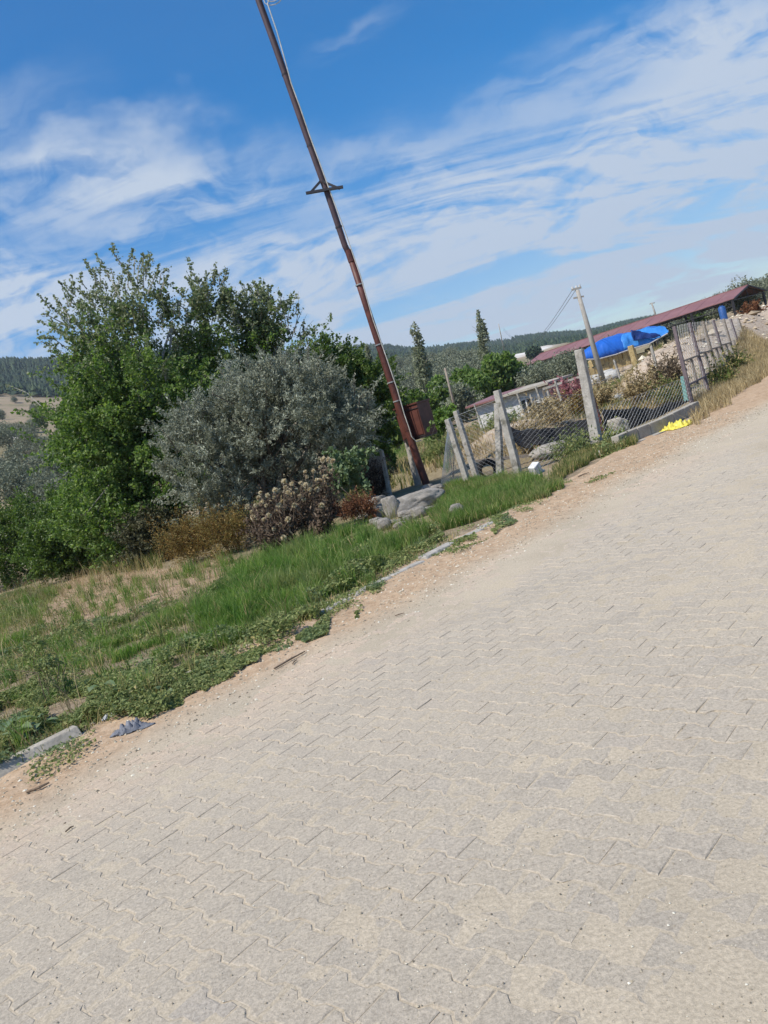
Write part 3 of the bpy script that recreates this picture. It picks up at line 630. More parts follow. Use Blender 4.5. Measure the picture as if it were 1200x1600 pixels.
# silver-grey bush
Yb = 16.3; base = based(425, 840, Yb); S = Yb/FPX
tree('silver_bush', 'large rounded silver grey bush in front of the green trees', 'bush', base,
     [lb(430, 650, 110, 75), lb(340, 690, 78, 68), lb(510, 660, 72, 68), lb(420, 610, 75, 42, 0, .8), lb(310, 740, 52, 55), lb(470, 600, 55, 30, 0, .7), lb(550, 650, 36, 38, 0, .8), lb(380, 740, 80, 50, .4), lb(370, 785, 75, 36, .3, .6), lb(480, 775, 60, 34, .5, .5), lb(300, 680, 40, 40, 0, .7), lb(460, 720, 60, 40, .9, .6)],
     2900, 58, (.075, .021), M_olive, 51, None, .34, .55, 5, .08, None, .42, .055, 60, gap=-.16, auto=110, shoots=[])
# small leafy plant with pale undersides under the silver bush
Yb = 14.6; base = based(545, 775, Yb); S = Yb/FPX
tree('leafy_plant', 'small green plant with pale leaves between seed heads and plank', 'plant', base, [lb(548, 725, 20, 16), lb(535, 745, 18, 20), lb(560, 745, 16, 20)], 90, 26, (.085, .055), M_bigleaf, 52, None, .2, .4, 3, .012, None, .5, .05, 9)
Yb = 13.6; base = based(560, 800, Yb); S = Yb/FPX
tree('dry_bush', 'low russet dry bush beside the boulders', 'bush', base, [lb(552, 795, 24, 14), lb(578, 796, 18, 12)], 260, 26, (.035, .014), M_rustleaf, 53, None, .16, .5, 3, .008, M_twig, .6, .03, 12)
# orange dry weeds left of the seed heads
for i, (bx, by, yy, ls_, lab) in enumerate([
        (300, 870, 15.6, [(285, 852, 34, 34), (318, 842, 32, 36)], 'orange brown dry weeds below the silver bush, leftmost tangle'),
        (365, 860, 15.2, [(350, 840, 34, 36), (385, 838, 22, 32)], 'orange brown dry weeds beside the fluffy seed heads'),]):
    Yb = yy; base = based(bx, by, Yb); S = Yb/FPX
    tree('dry_weeds', lab, 'weeds', base, [lb(*q) for q in ls_], 520, 26, (.045, .013), M_orange, 60+i, 'orange dry weeds under the silver bush', .3, .9, 5, .008, M_twig, .7, .04, 20)

# seed head plants
def thistle(px, py, Y, heads, lab, seed):
    rg = np.random.default_rng(seed); base = based(px, py, Y); T = thing('dried_thistle', lab, 'plant', base, 0, 'dried plants with fluffy seed heads')
    mb = MB(); tips = []
    for (hx, hy) in heads:
        q = at(hx, hy, Y-.15+rg.normal()*.14)-Vector(base); p = Vector((rg.normal()*.05, rg.normal()*.05, 0)); md = p.lerp(q, .5)+Vector((rg.normal()*.05, rg.normal()*.05, -.02))
        mb.tube([p, md, q], [.010, .007, .004], 5, False); tips.append(q)
        for s in range(5):
            f = rg.random(); a = p.lerp(q, f); mb.tube([a, a+Vector((rg.normal()*.12, rg.normal()*.12, .06+.1*rg.random()))], [.004, .002], 4, False)
    mb.build('stem', M_twig, T)
    n = 400; f = rg.random(n)**1.1; k = rg.integers(len(tips), size=n); tp = np.array([tuple(t_) for t_ in tips])[k]; C = tp*f[:, None]*.93+rg.normal(0, .075, (n, 3))
    C = C[C[:, 2] > 0]; n = len(C)
    link('dry_leaves', leaf_mesh('dry_leaves', C, unit(rg.normal(0, 1, (n, 3))+np.array([0, 0, -.4])), .09*(.5+rg.random(n)), .035*(.5+rg.random(n)), rg), M_brown, T)
    for q in tips:
        n = 60; d = unit(rg.normal(0, 1, (n, 3))+np.array([0, 0, .35])); r = .030+.022*rg.random(); C = np.array(q)+d*r*.62
        link('seed_head', leaf_mesh('seed_head', C, d, r*1.1*np.ones(n), r*.75*np.ones(n), rg), M_head, T)
H = [(387,792),(393,800),(404,778),(410,785),(399,790),(416,790),(424,781),(430,766),(412,800),(428,777),(436,790),(420,805),(433,800),(445,795),(441,784),(395,808),(407,770),(418,774),(450,770),(457,772),(444,752),(456,756),(463,766),(470,755),(478,758),(480,745),(484,765),(477,737),(490,736),(495,750),(488,762),(500,730),(507,745),(495,765),(510,750),(517,737),(486,772),(505,718),(513,718),(520,734),(446,762),(468,776),(437,820),(450,812),(428,826),(475,780),(460,790),(398,812),(443,840),(520,720),(412,812),(500,752)]
cl = [(418, 852, 13.5), (450, 850, 13.4), (482, 842, 13.6), (512, 828, 13.8), (434, 858, 13.1), (498, 850, 13.3)]
names = ['leftmost dried thistle with the lowest cluster of cream heads', 'dried thistle second from the left with cream fluffy heads', 'dark withered thistle in the middle of the seed head row', 'right dried thistle whose heads reach highest', 'front dried thistle with a few drooping cream heads', 'front right dark dried thistle next to the green grass']
asg = [[] for _ in cl]
for h in H:
    k = min(range(6), key=lambda i: abs(cl[i][0]+(-18 if i == 0 else 0)-(h[0]+2))+(30 if (i > 3) != (h[1] > 803) else 0)); asg[k].append(h)
for k, (c_, hs_) in enumerate(zip(cl, asg)):
    if not hs_: hs_ = [(c_[0]+4, c_[1]-60)]
    thistle(c_[0], c_[1], c_[2], hs_, names[k], 70+k)
# dark tangled stalks that fill the row
for i, (bx, by, yy, ls_, lab) in enumerate([(430, 845, 14.0, [(425, 830, 34, 36), (450, 815, 30, 36)], 'dark tangle of withered stalks under the left seed heads'), (500, 825, 14.2, [(490, 810, 36, 40), (515, 800, 18, 28)], 'dark tangle of withered stalks under the right seed heads')]):
    Yb = yy; base = based(bx, by, Yb); S = Yb/FPX
    tree('withered_stalks', lab, 'plant', base, [lb(*q) for q in ls_], 230, 24, (.07, .018), M_brown, 80+i, None, .25, .8, 5, .007, M_twig, .7, .05, 24)

# ------------------------------------------------------------------ grass, weeds, straw (uncountable)
P_lush = gpoly([(300, 975), (350, 925), (405, 880), (500, 850), (560, 838), (640, 842), (700, 826), (690, 838), (640, 860), (590, 905), (500, 945), (420, 985), (340, 1020)])
P_right = gpoly([(690, 832), (684, 790), (705, 762), (800, 748), (872, 762), (868, 782), (815, 796), (770, 812), (720, 828)])
P_left = gpoly([(-200, 1090), (-150, 1000), (20, 1000), (140, 965), (165, 1000), (170, 1040), (0, 1085)])
P_mid = gpoly([(160, 1010), (180, 975), (300, 955), (340, 985), (300, 1020), (200, 1040)])
P_all = gpoly([(-300, 1330), (-250, 990), (0, 930), (240, 905), (420, 862), (640, 815), (720, 815), (700, 850), (610, 905), (420, 1010), (260, 1100), (130, 1160), (0, 1225)])
P_back = gpoly([(-300, 960), (-100, 905), (80, 890), (230, 885), (400, 850), (380, 880), (200, 925), (60, 960), (-200, 1010)])
nz = lambda s, lo, k=0.: (lambda x, y: np.clip((fbm(x*s, y*s, k, 3)-lo)*3, 0, 1))
grass('lush_grass', P_lush, 46000, .15, .008, M_grass, 101, 'thick bright green grass between kerb and seed heads', nz(3.0, -.40, 1.), .7, .9)
grass('lush_grass', P_right, 26000, .15, .009, M_grass, 102, 'tall green grass in front of the corner fence posts', nz(2.5, -.6, 1.), .7, .7)
grass('lush_grass', P_left, 12000, .12, .008, M_grass, 103, 'green grass patch at the left edge of the verge', nz(3, -.05, 6.), .8, .8)
grass('lush_grass', P_mid, 9000, .12, .008, M_grass, 104, 'green grass strip in the middle of the verge', nz(3, -.05), .8, .8)
grass('mixed_grass', P_all, 66000, .10, .006, M_grassmix, 105, 'thin mixed green and dry grass over the whole verge', lambda x, y: nz(2.0, -.45, 3.)(x, y)*(1-.75*poly_in(x, y, P_bare)), .9, .8)
grass('dry_grass', P_back, 16000, .30, .008, M_straw, 106, 'dry straw coloured grass along the foot of the bushes', nz(1.0, -.1, 5.), .7)
grass('tall_green_weeds', gpoly([(60, 905), (250, 895), (260, 870), (60, 880)]), 6000, .42, .010, M_grassmix, 107, 'tall fading grass in front of the dark bush')
grass('lush_grass', gpoly([(868, 768), (860, 742), (930, 705), (985, 690), (990, 700), (940, 715), (900, 735)]), 9000, .16, .010, M_grassmix, 108, 'fading green grass round the foot of the tall concrete post')
grass('dry_grass', gpoly([(1095, 668), (1090, 628), (1140, 590), (1172, 560), (1215, 555), (1215, 585), (1170, 608), (1130, 640)]), 13000, .24, .010, M_straw, 109, 'dry beige grass in front of the grey mesh fence', None, .6)
grass('dry_grass', upoly([(13, 4), (13, 16), (30, 22), (34, 8), (18, 3.4)]), 30000, .26, .018, M_straw, 110, 'dry grass of the rough yard behind the fence', nz(.5, -.05, 2.), .6)
grass('mixed_grass', upoly([(12.5, 5), (10, 12), (16, 26), (34, 30), (40, 12), (18, 3.4)]), 22000, .30, .022, M_grassmix, 111, 'tufts of greenish grass in the yard and along the path', nz(.35, 0, 8.), .6)
grass('lush_grass', gpoly([(575, 730), (590, 700), (620, 690), (650, 700), (650, 722), (600, 745)]), 9000, .32, .016, M_grass, 112, 'light green grass mound behind the plank')
grass('lush_grass', gpoly([(665, 735), (670, 700), (700, 690), (716, 720), (700, 745)]), 5000, .24, .014, M_grass, 113, 'green grass behind the bluish netting')
def groundcover(name, poly, n, size, mat, seed, label, dens=None, hmax=.12, c_=2.2):
    rg = np.random.default_rng(seed); p = scatter(poly, n, rg, dens); h = np.clip(.35+fbm(p[:, 0]*c_, p[:, 1]*c_, seed*.3, 3), 0.02, 1)*hmax
    C = np.stack([p[:, 0], p[:, 1], topz(p[:, 0], p[:, 1])+h*rg.random(n if len(p) == n else len(p))**.5+.005], -1)
    a = rg.normal(0, 1, C.shape); a[:, 2] *= .45; ls = .5+rg.random(len(C))
    return tag(link(name, leaf_mesh(name, C, unit(a), size*ls, size*.62*ls, rg), mat), label, kind='stuff')
P_cover = gpoly([(-300, 1360), (-260, 1120), (0, 1095), (150, 1060), (300, 1020), (400, 985), (520, 925), (600, 880), (650, 850), (735, 818), (690, 846), (600, 900), (505, 953), (420, 1022), (340, 1078), (255, 1120), (140, 1155), (60, 1195), (0, 1228)])
groundcover('creeping_weeds', P_cover, 80000, .030, M_weed, 121, 'low creeping weeds spilling towards the kerb', nz(3.2, -.02, 4.), .20)
groundcover('mixed_weeds', P_lush, 30000, .036, M_weed, 124, 'leafy weeds growing through the lush grass', nz(2.4, -.1, 13.), .22)
groundcover('mixed_weeds', P_left+[], 9000, .036, M_weed, 125, 'leafy weeds in the left verge', nz(2.4, -.1, 15.), .20)
groundcover('sparse_weeds', upoly([(-1.5, -.42), (-1.5, .5), (8.5, .8), (8.5, .0), (4, -.16)]), 9000, .024, M_weed, 123, 'sparse little weeds on the sandy shoulder', nz(2.8, .02, 11.), .06)
groundcover('creeping_weeds', P_all, 52000, .032, M_weed, 122, 'scattered small leaved weeds through the verge grass', lambda x, y: nz(2.6, .0, 9.)(x, y)*(1-.85*poly_in(x, y, P_bare)), .17)
for i, (pp, nn, lab) in enumerate([([(452, 1003), (480, 982), (515, 990), (500, 1003), (470, 1010)], 1600, 'small mat of weeds on the sandy shoulder, nearest one'), ([(300, 1072), (360, 1040), (415, 1020), (405, 1040), (350, 1068), (320, 1090)], 2600, 'mat of weeds creeping over the buried kerb'),
        ([(520, 972), (548, 962), (560, 968), (530, 978)], 260, 'thin tuft of weeds on the sandy shoulder'), ([(760, 835), (790, 812), (815, 806), (812, 818), (775, 838)], 1100, 'weeds at the road edge below the tall grass'), ([(560, 935), (590, 918), (598, 926), (572, 938)], 420, 'small weeds on the flush kerb'),
        ([(700, 858), (735, 838), (745, 842), (712, 862)], 420, 'thin weeds beside the pale kerb strip'), ([(205, 1120), (260, 1090), (320, 1070), (310, 1090), (250, 1118), (225, 1130)], 2400, 'shaded weeds under the broad leaves'),
        ([(925, 705), (935, 672), (965, 672), (990, 690), (975, 705), (940, 722)], 2600, 'bushy weeds round the rusty post foot')]):
    groundcover('weed_patch', gpoly(pp), nn, .028 if i != 7 else .05, M_weed, 130+i, lab, None, .06 if i != 7 else .4, 6)

# taller tufts and dead stalks that break up the verge
def tufts(name, poly, nt_, per, h, wd, mat, seed, label, lean=.6):
    rg = np.random.default_rng(seed); c = scatter(poly, nt_, rg); k = np.repeat(np.arange(len(c)), per); hs_ = (h*(.4+.9*rg.random(len(c))))[k]
    p = c[k]+rg.normal(0, 1, (len(k), 2))*(.02+.05*rg.random(len(c)))[k][:, None]; P = np.stack([p[:, 0], p[:, 1], topz(p[:, 0], p[:, 1])-.01], -1)
    V, q, t3, var = blades(P, hs_*(.5+.6*rg.random(len(k))), wd*(.6+.8*rg.random(len(k))), rg, lean, np.clip(rg.random(len(c))[k]*.7+.3*rg.random(len(k)), 0, 1))
    return tag(link(name, npmesh(name, V, [q, t3], var), mat), label, kind='stuff')
tufts('grass_tufts', P_all, 420, 34, .26, .008, M_grass, 171, 'darker taller grass tufts dotted over the verge')
tufts('grass_tufts', P_all, 300, 16, .34, .006, M_grassmix, 172, 'thin fading tufts and stalks over the verge')
tufts('grass_tufts', P_lush, 260, 40, .30, .009, M_grass, 173, 'tall lush tufts between kerb and seed heads')
grass('mixed_grass', P_right, 12000, .16, .007, M_grassmix, 177, 'dry and green blades mixed into the tall grass by the fence posts')
tufts('grass_tufts', P_right, 120, 26, .24, .008, M_grass, 178, 'tall tufts in front of the fence posts')
tufts('dead_stalks', P_all, 160, 7, .42, .005, M_straw, 174, 'pale dead stalks standing in the verge', .9)
tufts('dead_stalks', P_back, 240, 12, .5, .006, M_straw, 175, 'pale dead stalks along the foot of the bushes', .9)
tufts('dead_stalks', P_bare, 260, 10, .12, .006, M_straw, 176, 'short dry stubble on the bare patch', 1.2)
# broad-leaved plants
def leafobj(mat, parent, base, d, ln, wd, rg, droop=.35):
    d = Vector(d).normalized(); s = d.cross(Vector((0, 0, 1))).normalized(); up = s.cross(d); V = []; F = []; nn = 6
    for i in range(nn+1):
        t_ = i/nn; wv_ = wd*(math.sin(math.pi*min(1, t_*.86+.12))**.8)*.5*(1+.16*rg.normal()) if 0 < i < nn else wd*.06
        c = base+d*ln*t_-Vector((0, 0, 1))*droop*ln*t_*t_; V += [c-s*wv_+up*wv_*.35, c, c+s*wv_+up*wv_*.35]
    for i in range(nn): a = i*3; F += [(a, a+1, a+4, a+3), (a+1, a+2, a+5, a+4)]
    me = bpy.data.meshes.new('leaf'); me.from_pydata([tuple(v) for v in V], [], F); at_ = me.attributes.new('var', 'FLOAT', 'POINT'); r = rg.random(); at_.data.foreach_set('value', [r]*len(V)); me.update()
    return link('leaf', me, mat, parent)
def broad(px, py, lab, n, ln, seed, hgt=.16):
    rg = np.random.default_rng(seed); g = G(px, py); g.z = gz(g.x, g.y); T = thing('broadleaf_plant', lab, 'plant', g)
    mb = MB()
    for i in range(n):
        a = i*2.4+rg.normal()*.3; r = ln*(.25+.5*rg.random()); p = Vector((math.cos(a)*r, math.sin(a)*r, hgt*(.35+.8*rg.random()))); mb.tube([(0, 0, -.02), p*.6+Vector((0, 0, .03)), p], [.005, .004, .003], 5, False)
        leafobj(M_bigleaf, T, p, (math.cos(a), math.sin(a), .35*rg.random()), ln*(.7+.5*rg.random()), ln*(.62+.35*rg.random()), rg)
    mb.build('stalk', M_weed, T)
broad(222, 1112, 'broad-leaved plant overhanging the kerb line right of the rag', 9, .12, 141, .20)
broad(250, 1102, 'broad-leaved plant with one large raised pale leaf', 7, .12, 142, .22)
broad(28, 1170, 'broad-leaved plant at the left edge above the kerb', 9, .11, 143, .16)
broad(75, 1150, 'small broad-leaved plant behind the nearest kerb stone', 8, .09, 144, .12)
broad(170, 1105, 'broad-leaved plant standing in the creeping weeds', 7, .09, 145, .15)
# stalky sapling in the left verge
base = tuple(G(75, 1105)); base = (base[0], base[1], gz(base[0], base[1])); Yb = base[1]; S = Yb/FPX
tree('stalky_weed', 'tall thin stalky weed in the left verge', 'weed', base, [lb(62, 1010, 12, 14), lb(75, 1040, 16, 16), lb(90, 1075, 16, 14), lb(45, 1030, 9, 8)], 70, 10, (.035, .018), M_weed, 146, None, .08, .5, 3, .005, M_twig, .8, .02, 12)

# ------------------------------------------------------------------ kerbs
kerb = bpy.data.objects.new('kerb', None); COL.objects.link(kerb); tag(kerb, 'old concrete kerb, mostly buried under sand and weeds', kind='structure')
def kerbstone(u, ln, z, dv=0, tilt=0, yaw=0, wd=.13, ch=.05, mat=None):
    mb = MB(); prof = [(-wd/2, -.25), (wd/2, -.25), (wd/2, 0), (-wd/2+ch, 0), (-wd/2, -ch*1.25)]   # (v, z), road side is -v
    vs_ = []
    for x in (0.006, ln-.006): vs_ += [(x, a, b_) for a, b_ in prof]
    mb.add(vs_, [(4, 3, 2, 1, 0), (5, 6, 7, 8, 9)]+[(i, (i+1) % 5, 5+(i+1) % 5, 5+i) for i in range(5)])
    o = mb.build('kerb_stone', mat or M_concrete, kerb); p = UV(u, dv+.06, z); o.location = p; o.rotation_euler = (tilt, .01*random.uniform(-1, 1), math.radians(45)+yaw); return bevel(o, .007)
kerbstone(.0, .61, .12, 0, .03, 0, .15, .075); kerbstone(-.62, .6, .115, .005, -.02, .02, .15, .075); kerbstone(-1.24, .6, .11, 0, 0, 0, .15, .075); kerbstone(-1.86, .6, .11, 0, 0, 0, .15, .075)
kerbstone(1.50, .17, .065, .10, .25, .12)
kk = [(2.15, .5, .026, .08), (2.9, .5, .040, .13), (3.45, .55, .052, .14), (4.05, .5, .038, .18), (4.62, .55, .055, .22), (5.2, .55, .046, .26), (5.8, .5, .045, .30), (6.5, .45, .038, .34), (7.1, .5, .036, .37)]
for u, l, z, dv in kk: kerbstone(u, l, z+.016, dv-.05, random.uniform(-.06, .06), random.uniform(-.03, .08), .13, .02, M_postc)

# block wall at the fence foot: a curving row
def arcpts():
    P = [UV(*toUV(*G(x, y)[:2])) for x, y in ((975, 703), (1005, 690), (1042, 675), (1078, 657), (1100, 645))]
    return P
ap = arcpts(); bw = thing('block_wall', 'low row of grey kerb blocks under the wire fence by the yellow bag', 'wall', ap[0])
ft = MB()
for i in range(4):
    p, q = ap[i], ap[i+1]; d = (q-p); l = d.length; d.normalize(); nrm = Vector((-d.y, d.x, 0))
    ns = 1 if i == 0 else 2
    for s in range(ns):
        a = p+d*(l*s/ns+.006)+nrm*.12; mb = MB(); ang = math.atan2(d.y, d.x); mt = Matrix.Rotation(ang, 4, 'Z'); mb.box((0, -.075, -.05), (l/ns-.012, .075, .25+.012*random.random()), mt)
        o = mb.build('block', M_concrete, bw); o.location = a-ap[0]; bevel(o, .012)
    ft.beam(p-nrm*.02+Vector((0, 0, .0)), q-nrm*.02+Vector((0, 0, .0)), .20, .10)
o = ft.build('footing', M_postc, bw); o.location = -ap[0]

# ------------------------------------------------------------------ rocks
def rockmesh(seed, sub=4, rough_=.36):
    bm = bmesh.new(); bmesh.ops.create_icosphere(bm, subdivisions=sub, radius=1); co = np.array([v_.co[:] for v_ in bm.verts])
    n = fbm(co[:, 0]*1.1+seed*3.1, co[:, 1]*1.1, co[:, 2]*1.1+seed, 5); n = n-.22*np.abs(fbm(co[:, 0]*2.6+seed, co[:, 1]*2.6, co[:, 2]*2.6, 4))+.08*fbm(co[:, 0]*7+seed, co[:, 1]*7, co[:, 2]*7, 3); q = np.round(co*1.6+seed)/1.6
    r = 1+rough_*n*1.4; co2 = co*r[:, None]; co2[:, 2] = np.clip(co2[:, 2], -.8, .75+.1*math.sin(seed))
    for v_, c_ in zip(bm.verts, co2): v_.co = c_
    me = bpy.data.meshes.new('rock'); bm.to_mesh(me); bm.free(); me.polygons.foreach_set('use_smooth', [True]*len(me.polygons)); me.update(); return me
RM = [rockmesh(i) for i in range(8)]
for m_ in RM: m_.materials.append(M_rock)
def rock(px, py, wpx, hpx, lab, k, Y=None, deep=None, rz=None, name='boulder', cat='stone', group=None, mat=None, roll=0):
    """px,py image of the middle of its foot"""
    g = G(px, py) if Y is None else at(px, py, Y); z = gz(g.x, g.y); Yd = g.y; S_ = Yd/FPX
    w_ = wpx*S_/2; h_ = hpx*S_/2; d_ = (deep or wpx*.7)*S_/2; me = RM[k % 8]
    if mat: me = me.copy(); me.materials.clear(); me.materials.append(mat)
    o = bpy.data.objects.new(name, me); COL.objects.link(o); o.location = (g.x, g.y+d_*.5, z+h_*.72); o.scale = (w_, d_, h_); o.rotation_euler = (0, roll, rz if rz is not None else random.uniform(-.4, .4))
    return tag(o, lab, cat, group)
rock(652, 800, 92, 38, 'long pale log-shaped boulder at the foot of the rusty pole', 0, None, 40, .22, roll=-.06)
rock(616, 812, 26, 44, 'upright rounded end stone under the long boulder', 1)
rock(719, 812, 25, 29, 'round pale stone in the green grass', 2)
rock(578, 798, 38, 20, 'flat brownish stone left of the long boulder', 3)
rock(596, 795, 26, 26, 'tilted stone next to the plank foot', 4)
rock(572, 815, 26, 14, 'small grey stone in front of the flat brownish stone', 5)
rock(590, 822, 22, 14, 'small pale stone in the weeds below the boulders', 6)
rock(638, 812, 30, 16, 'mossy stone half sunk under the long boulder', 7)
rock(562, 805, 18, 12, 'small stone beside the russet bush', 1)
rock(605, 826, 14, 10, 'small stone at the grass edge', 2)
for i, (x, y, w_, h_, lab) in enumerate([(85, 1251, 17, 11, 'angular pale stone on the sand below the nearest kerb'), (15, 1258, 26, 9, 'flat brown stone at the lower left edge'), (8, 1243, 14, 7, 'little stone touching the leftmost kerb stone'), (197, 1157, 16, 9, 'whitish stone just below the rag'),
        (258, 1157, 7, 6, 'tiny stone right of the rag'), (57, 1222, 18, 7, 'low clod in the sand close to the kerb'), (160, 1222, 14, 4, 'flat clod half buried in the shoulder sand'), (110, 1215, 12, 5, 'small clod below the kerb end'),
        (1018, 707, 8, 5, 'dark lump lying on the far sandy edge'), (1030, 705, 6, 5, 'second dark lump on the far sandy edge'), (828, 1158, 9, 3, 'small dark pebble alone on the pavers'), (558, 818, 8, 6, 'small reddish stone in front of the dry bush')]):
    rock(x, y, w_, h_, lab, i, name='stone', mat=(M_darksteel if 'dark' in lab else None))
rq = random.Random(4); cols_ = ['pale', 'grey', 'brownish', 'whitish']; spots = ['left of the long boulder', 'under the long boulder', 'beside the upright end stone', 'in front of the leaning plank', 'at the foot of the rusty pole', 'near the russet bush']
for i, (x, y) in enumerate([(552, 800), (566, 790), (584, 806), (594, 812), (603, 800), (612, 826), (624, 822), (640, 818), (655, 812), (672, 806), (588, 786), (572, 806), (676, 775), (686, 772), (670, 768), (694, 796), (600, 832), (628, 830)]):
    w_ = rq.uniform(14, 30); rock(x, y, w_, w_*rq.uniform(.55, .85), 'small %s rubble stone %s' % (cols_[i % 4], spots[i // 3 % 6] if i < 18 else spots[0]) + (', lower one' if i % 3 == 2 else ', upper one' if i % 3 == 0 else ', middle one'), i*3+1, name='stone', group='rubble stones round the pole foot')
# white block by the fence, white sack by the tall post
g = G(840, 742); mb = MB(); T = thing('white_block', 'broken white block lying in the grass by the fence', 'block', (g.x, g.y, gz(g.x, g.y)), .5)
o = MB().box((-.09, -.07, -.03), (.09, .07, .19)).build('block_body', M_white, T); o.rotation_euler = (.15, -.4, .2); bevel(o, .012)
o = MB().box((.05, -.06, 0), (.15, .05, .08)).build('broken_corner', M_white, T); o.rotation_euler = (0, .3, .3); bevel(o, .01)

# crumpled things
def crumple(name, px, py, wu, wv, h, mat, lab, cat, seed, n=22, rz=0, dz=0, round_=True):
    rg = np.random.default_rng(seed); g = G(px, py); xs = np.linspace(-1, 1, n); A_, B_ = np.meshgrid(xs, xs)
    r = np.sqrt(A_**2+B_**2); dome = np.clip(1-r**2.2*.9, 0, 1) if round_ else 1
    f = np.abs(fbm(A_*3.4+seed, B_*3.4, seed*.31, 4)); z = h*dome**.7*(.12+2.2*f)+.004; rg_e = 1+.35*fbm(np.arctan2(B_, A_)*1.6+seed, r*.8, seed*1., 3)
    x = A_*wu/2*(1+.18*fbm(A_*1.5, B_*1.5, seed+4., 2)); y = B_*wv/2*(1+.22*fbm(A_*1.5+7, B_*1.5, seed+2., 2))
    if round_: k = np.where(r > 1, 1/np.maximum(r, 1e-6), 1)*rg_e; x *= k; y *= k
    ca_, sa_ = math.cos(rz), math.sin(rz); X_ = g.x+x*ca_-y*sa_; Y_ = g.y+x*sa_+y*ca_
    u1, v1 = toUV(X_, Y_); zb = np.maximum(ground(X_, Y_), sand_h(u1, v1))
    idx = np.arange(n-1)[:, None]*n+np.arange(n-1)[None, :]
    me = npmesh(name, np.stack([X_.ravel(), Y_.ravel(), (zb+z+dz).ravel()], -1), [np.stack([idx, idx+1, idx+n+1, idx+n], -1).reshape(-1, 4)], None, True)
    o = link(name, me, mat); s = o.modifiers.new('solid', 'SOLIDIFY'); s.thickness = .004; return tag(o, lab, cat)
crumple('plastic_bag', 1058, 671, .60, .40, .13, M_yellow, 'crumpled bright yellow plastic bag at the foot of the block wall', 'bag', 5, 30, .3)
crumple('rag', 205, 1147, .24, .13, .075, M_rag, 'crumpled grey rag on the sand beside the weeds', 'rag', 8, 26, .5)
crumple('rag', 232, 1141, .12, .05, .02, M_rag, 'small strip of grey rag right of the crumpled one', 'rag', 9, 14, .2)
crumple('cloth', 178, 1130, .17, .08, .03, M_cloth, 'dull cloth half hidden in weeds left of the rag', 'cloth', 10, 18, .6)
crumple('plastic_bag', 937, 716, .16, .13, .12, M_white, 'small white plastic bag in the weeds by the tall post', 'bag', 11, 18, .3)
# sticks
def stick(p, q, r, lab, seed):
    rg = np.random.default_rng(seed); a = G(*p); b_ = G(*q)
    for v_ in (a, b_):
        u1, v1 = toUV(v_.x, v_.y); v_.z = float(sand_h(np.array([u1]), np.array([v1]))[0])+r+.006
    md = a.lerp(b_, .5)+Vector((rg.normal()*.008, rg.normal()*.008, .004)); tag(MB().tube([a, md, b_], [r, r*1.1, r*.6], 6).build('stick', M_twig), lab, 'stick')
stick((103, 1302), (116, 1293), .004, 'short dark twig lying on the nearest pavers', 1); stick((430, 1050), (478, 1022), .007, 'brown stick on the shoulder sand right of the weed mat', 2)
stick((45, 1247), (80, 1232), .009, 'weathered stick on the sand below the kerb', 3); stick((458, 1040), (465, 1034), .005, 'tiny twig beside the longer stick', 4)
stick((618, 965), (632, 960), .005, 'thin twig at the edge of pavers and sand', 5); stick((905, 752), (922, 745), .008, 'curved dark twig on the far sandy shoulder', 6)

# grit on road and shoulder (uncountable)
def grit(name, pts, size, seed, mat, lab):
    rg = np.random.default_rng(seed); n = len(pts); ico = np.array([(1, 0, 0), (-1, 0, 0), (0, 1, 0), (0, -1, 0), (0, 0, 1), (0, 0, -1)], float)
    Fc = np.array([(0, 2, 4), (2, 1, 4), (1, 3, 4), (3, 0, 4), (2, 0, 5), (1, 2, 5), (3, 1, 5), (0, 3, 5)])
    V = ico[None]*(size*(.4+rg.random(n)**3*1.8))[:, None, None]*(.6+.8*rg.random((n, 6, 1)))*np.array([1, 1, .6]); a = rg.random(n)*6.28
    x = V[:, :, 0]*np.cos(a)[:, None]-V[:, :, 1]*np.sin(a)[:, None]; y = V[:, :, 0]*np.sin(a)[:, None]+V[:, :, 1]*np.cos(a)[:, None]
    V = np.stack([x, y, V[:, :, 2]], -1)+pts[:, None]
    return tag(link(name, npmesh(name, V.reshape(-1, 3), [(Fc[None]+(np.arange(n)*6)[:, None, None]).reshape(-1, 3)], np.repeat(rg.random(n), 6)), mat), lab, kind='stuff')
M_grit = leafmat('grit', [(0, (.16, .135, .11)), (.4, (.36, .31, .25)), (.8, (.5, .45, .38)), (1, (.68, .65, .6))], 0, .9, .2)
rg = np.random.default_rng(5); n = 30000; d_ = 1.3+rg.random(n)**1.2*14; a_ = rg.uniform(-.55, .85, n); gx, gy = d_*np.sin(a_), d_*np.cos(a_); u1, v1 = toUV(gx, gy); k = (v1 < edge(u1)) & (v1 > -9); gx, gy, u1, v1 = gx[k], gy[k], u1[k], v1[k]
grit('road_grit', np.stack([gx, gy, np.maximum(sand_h(u1, v1), .0005)+.0007], -1), .0022, 6, M_grit, 'loose grit sprinkled over the pavers')
n = 16000; u1 = rg.uniform(-2.5, 13, n); v1 = rg.uniform(-1.1, .5, n)+rg.normal(0, .1, n); p = np.stack([O.x+(u1-v1)*S2, O.y+(u1+v1)*S2], -1)
grit('shoulder_gravel', np.stack([p[:, 0], p[:, 1], np.maximum(sand_h(u1, v1), ground(p[:, 0], p[:, 1]))+.001], -1), .0065, 7, M_grit, 'gravel and clods on the sandy shoulder')
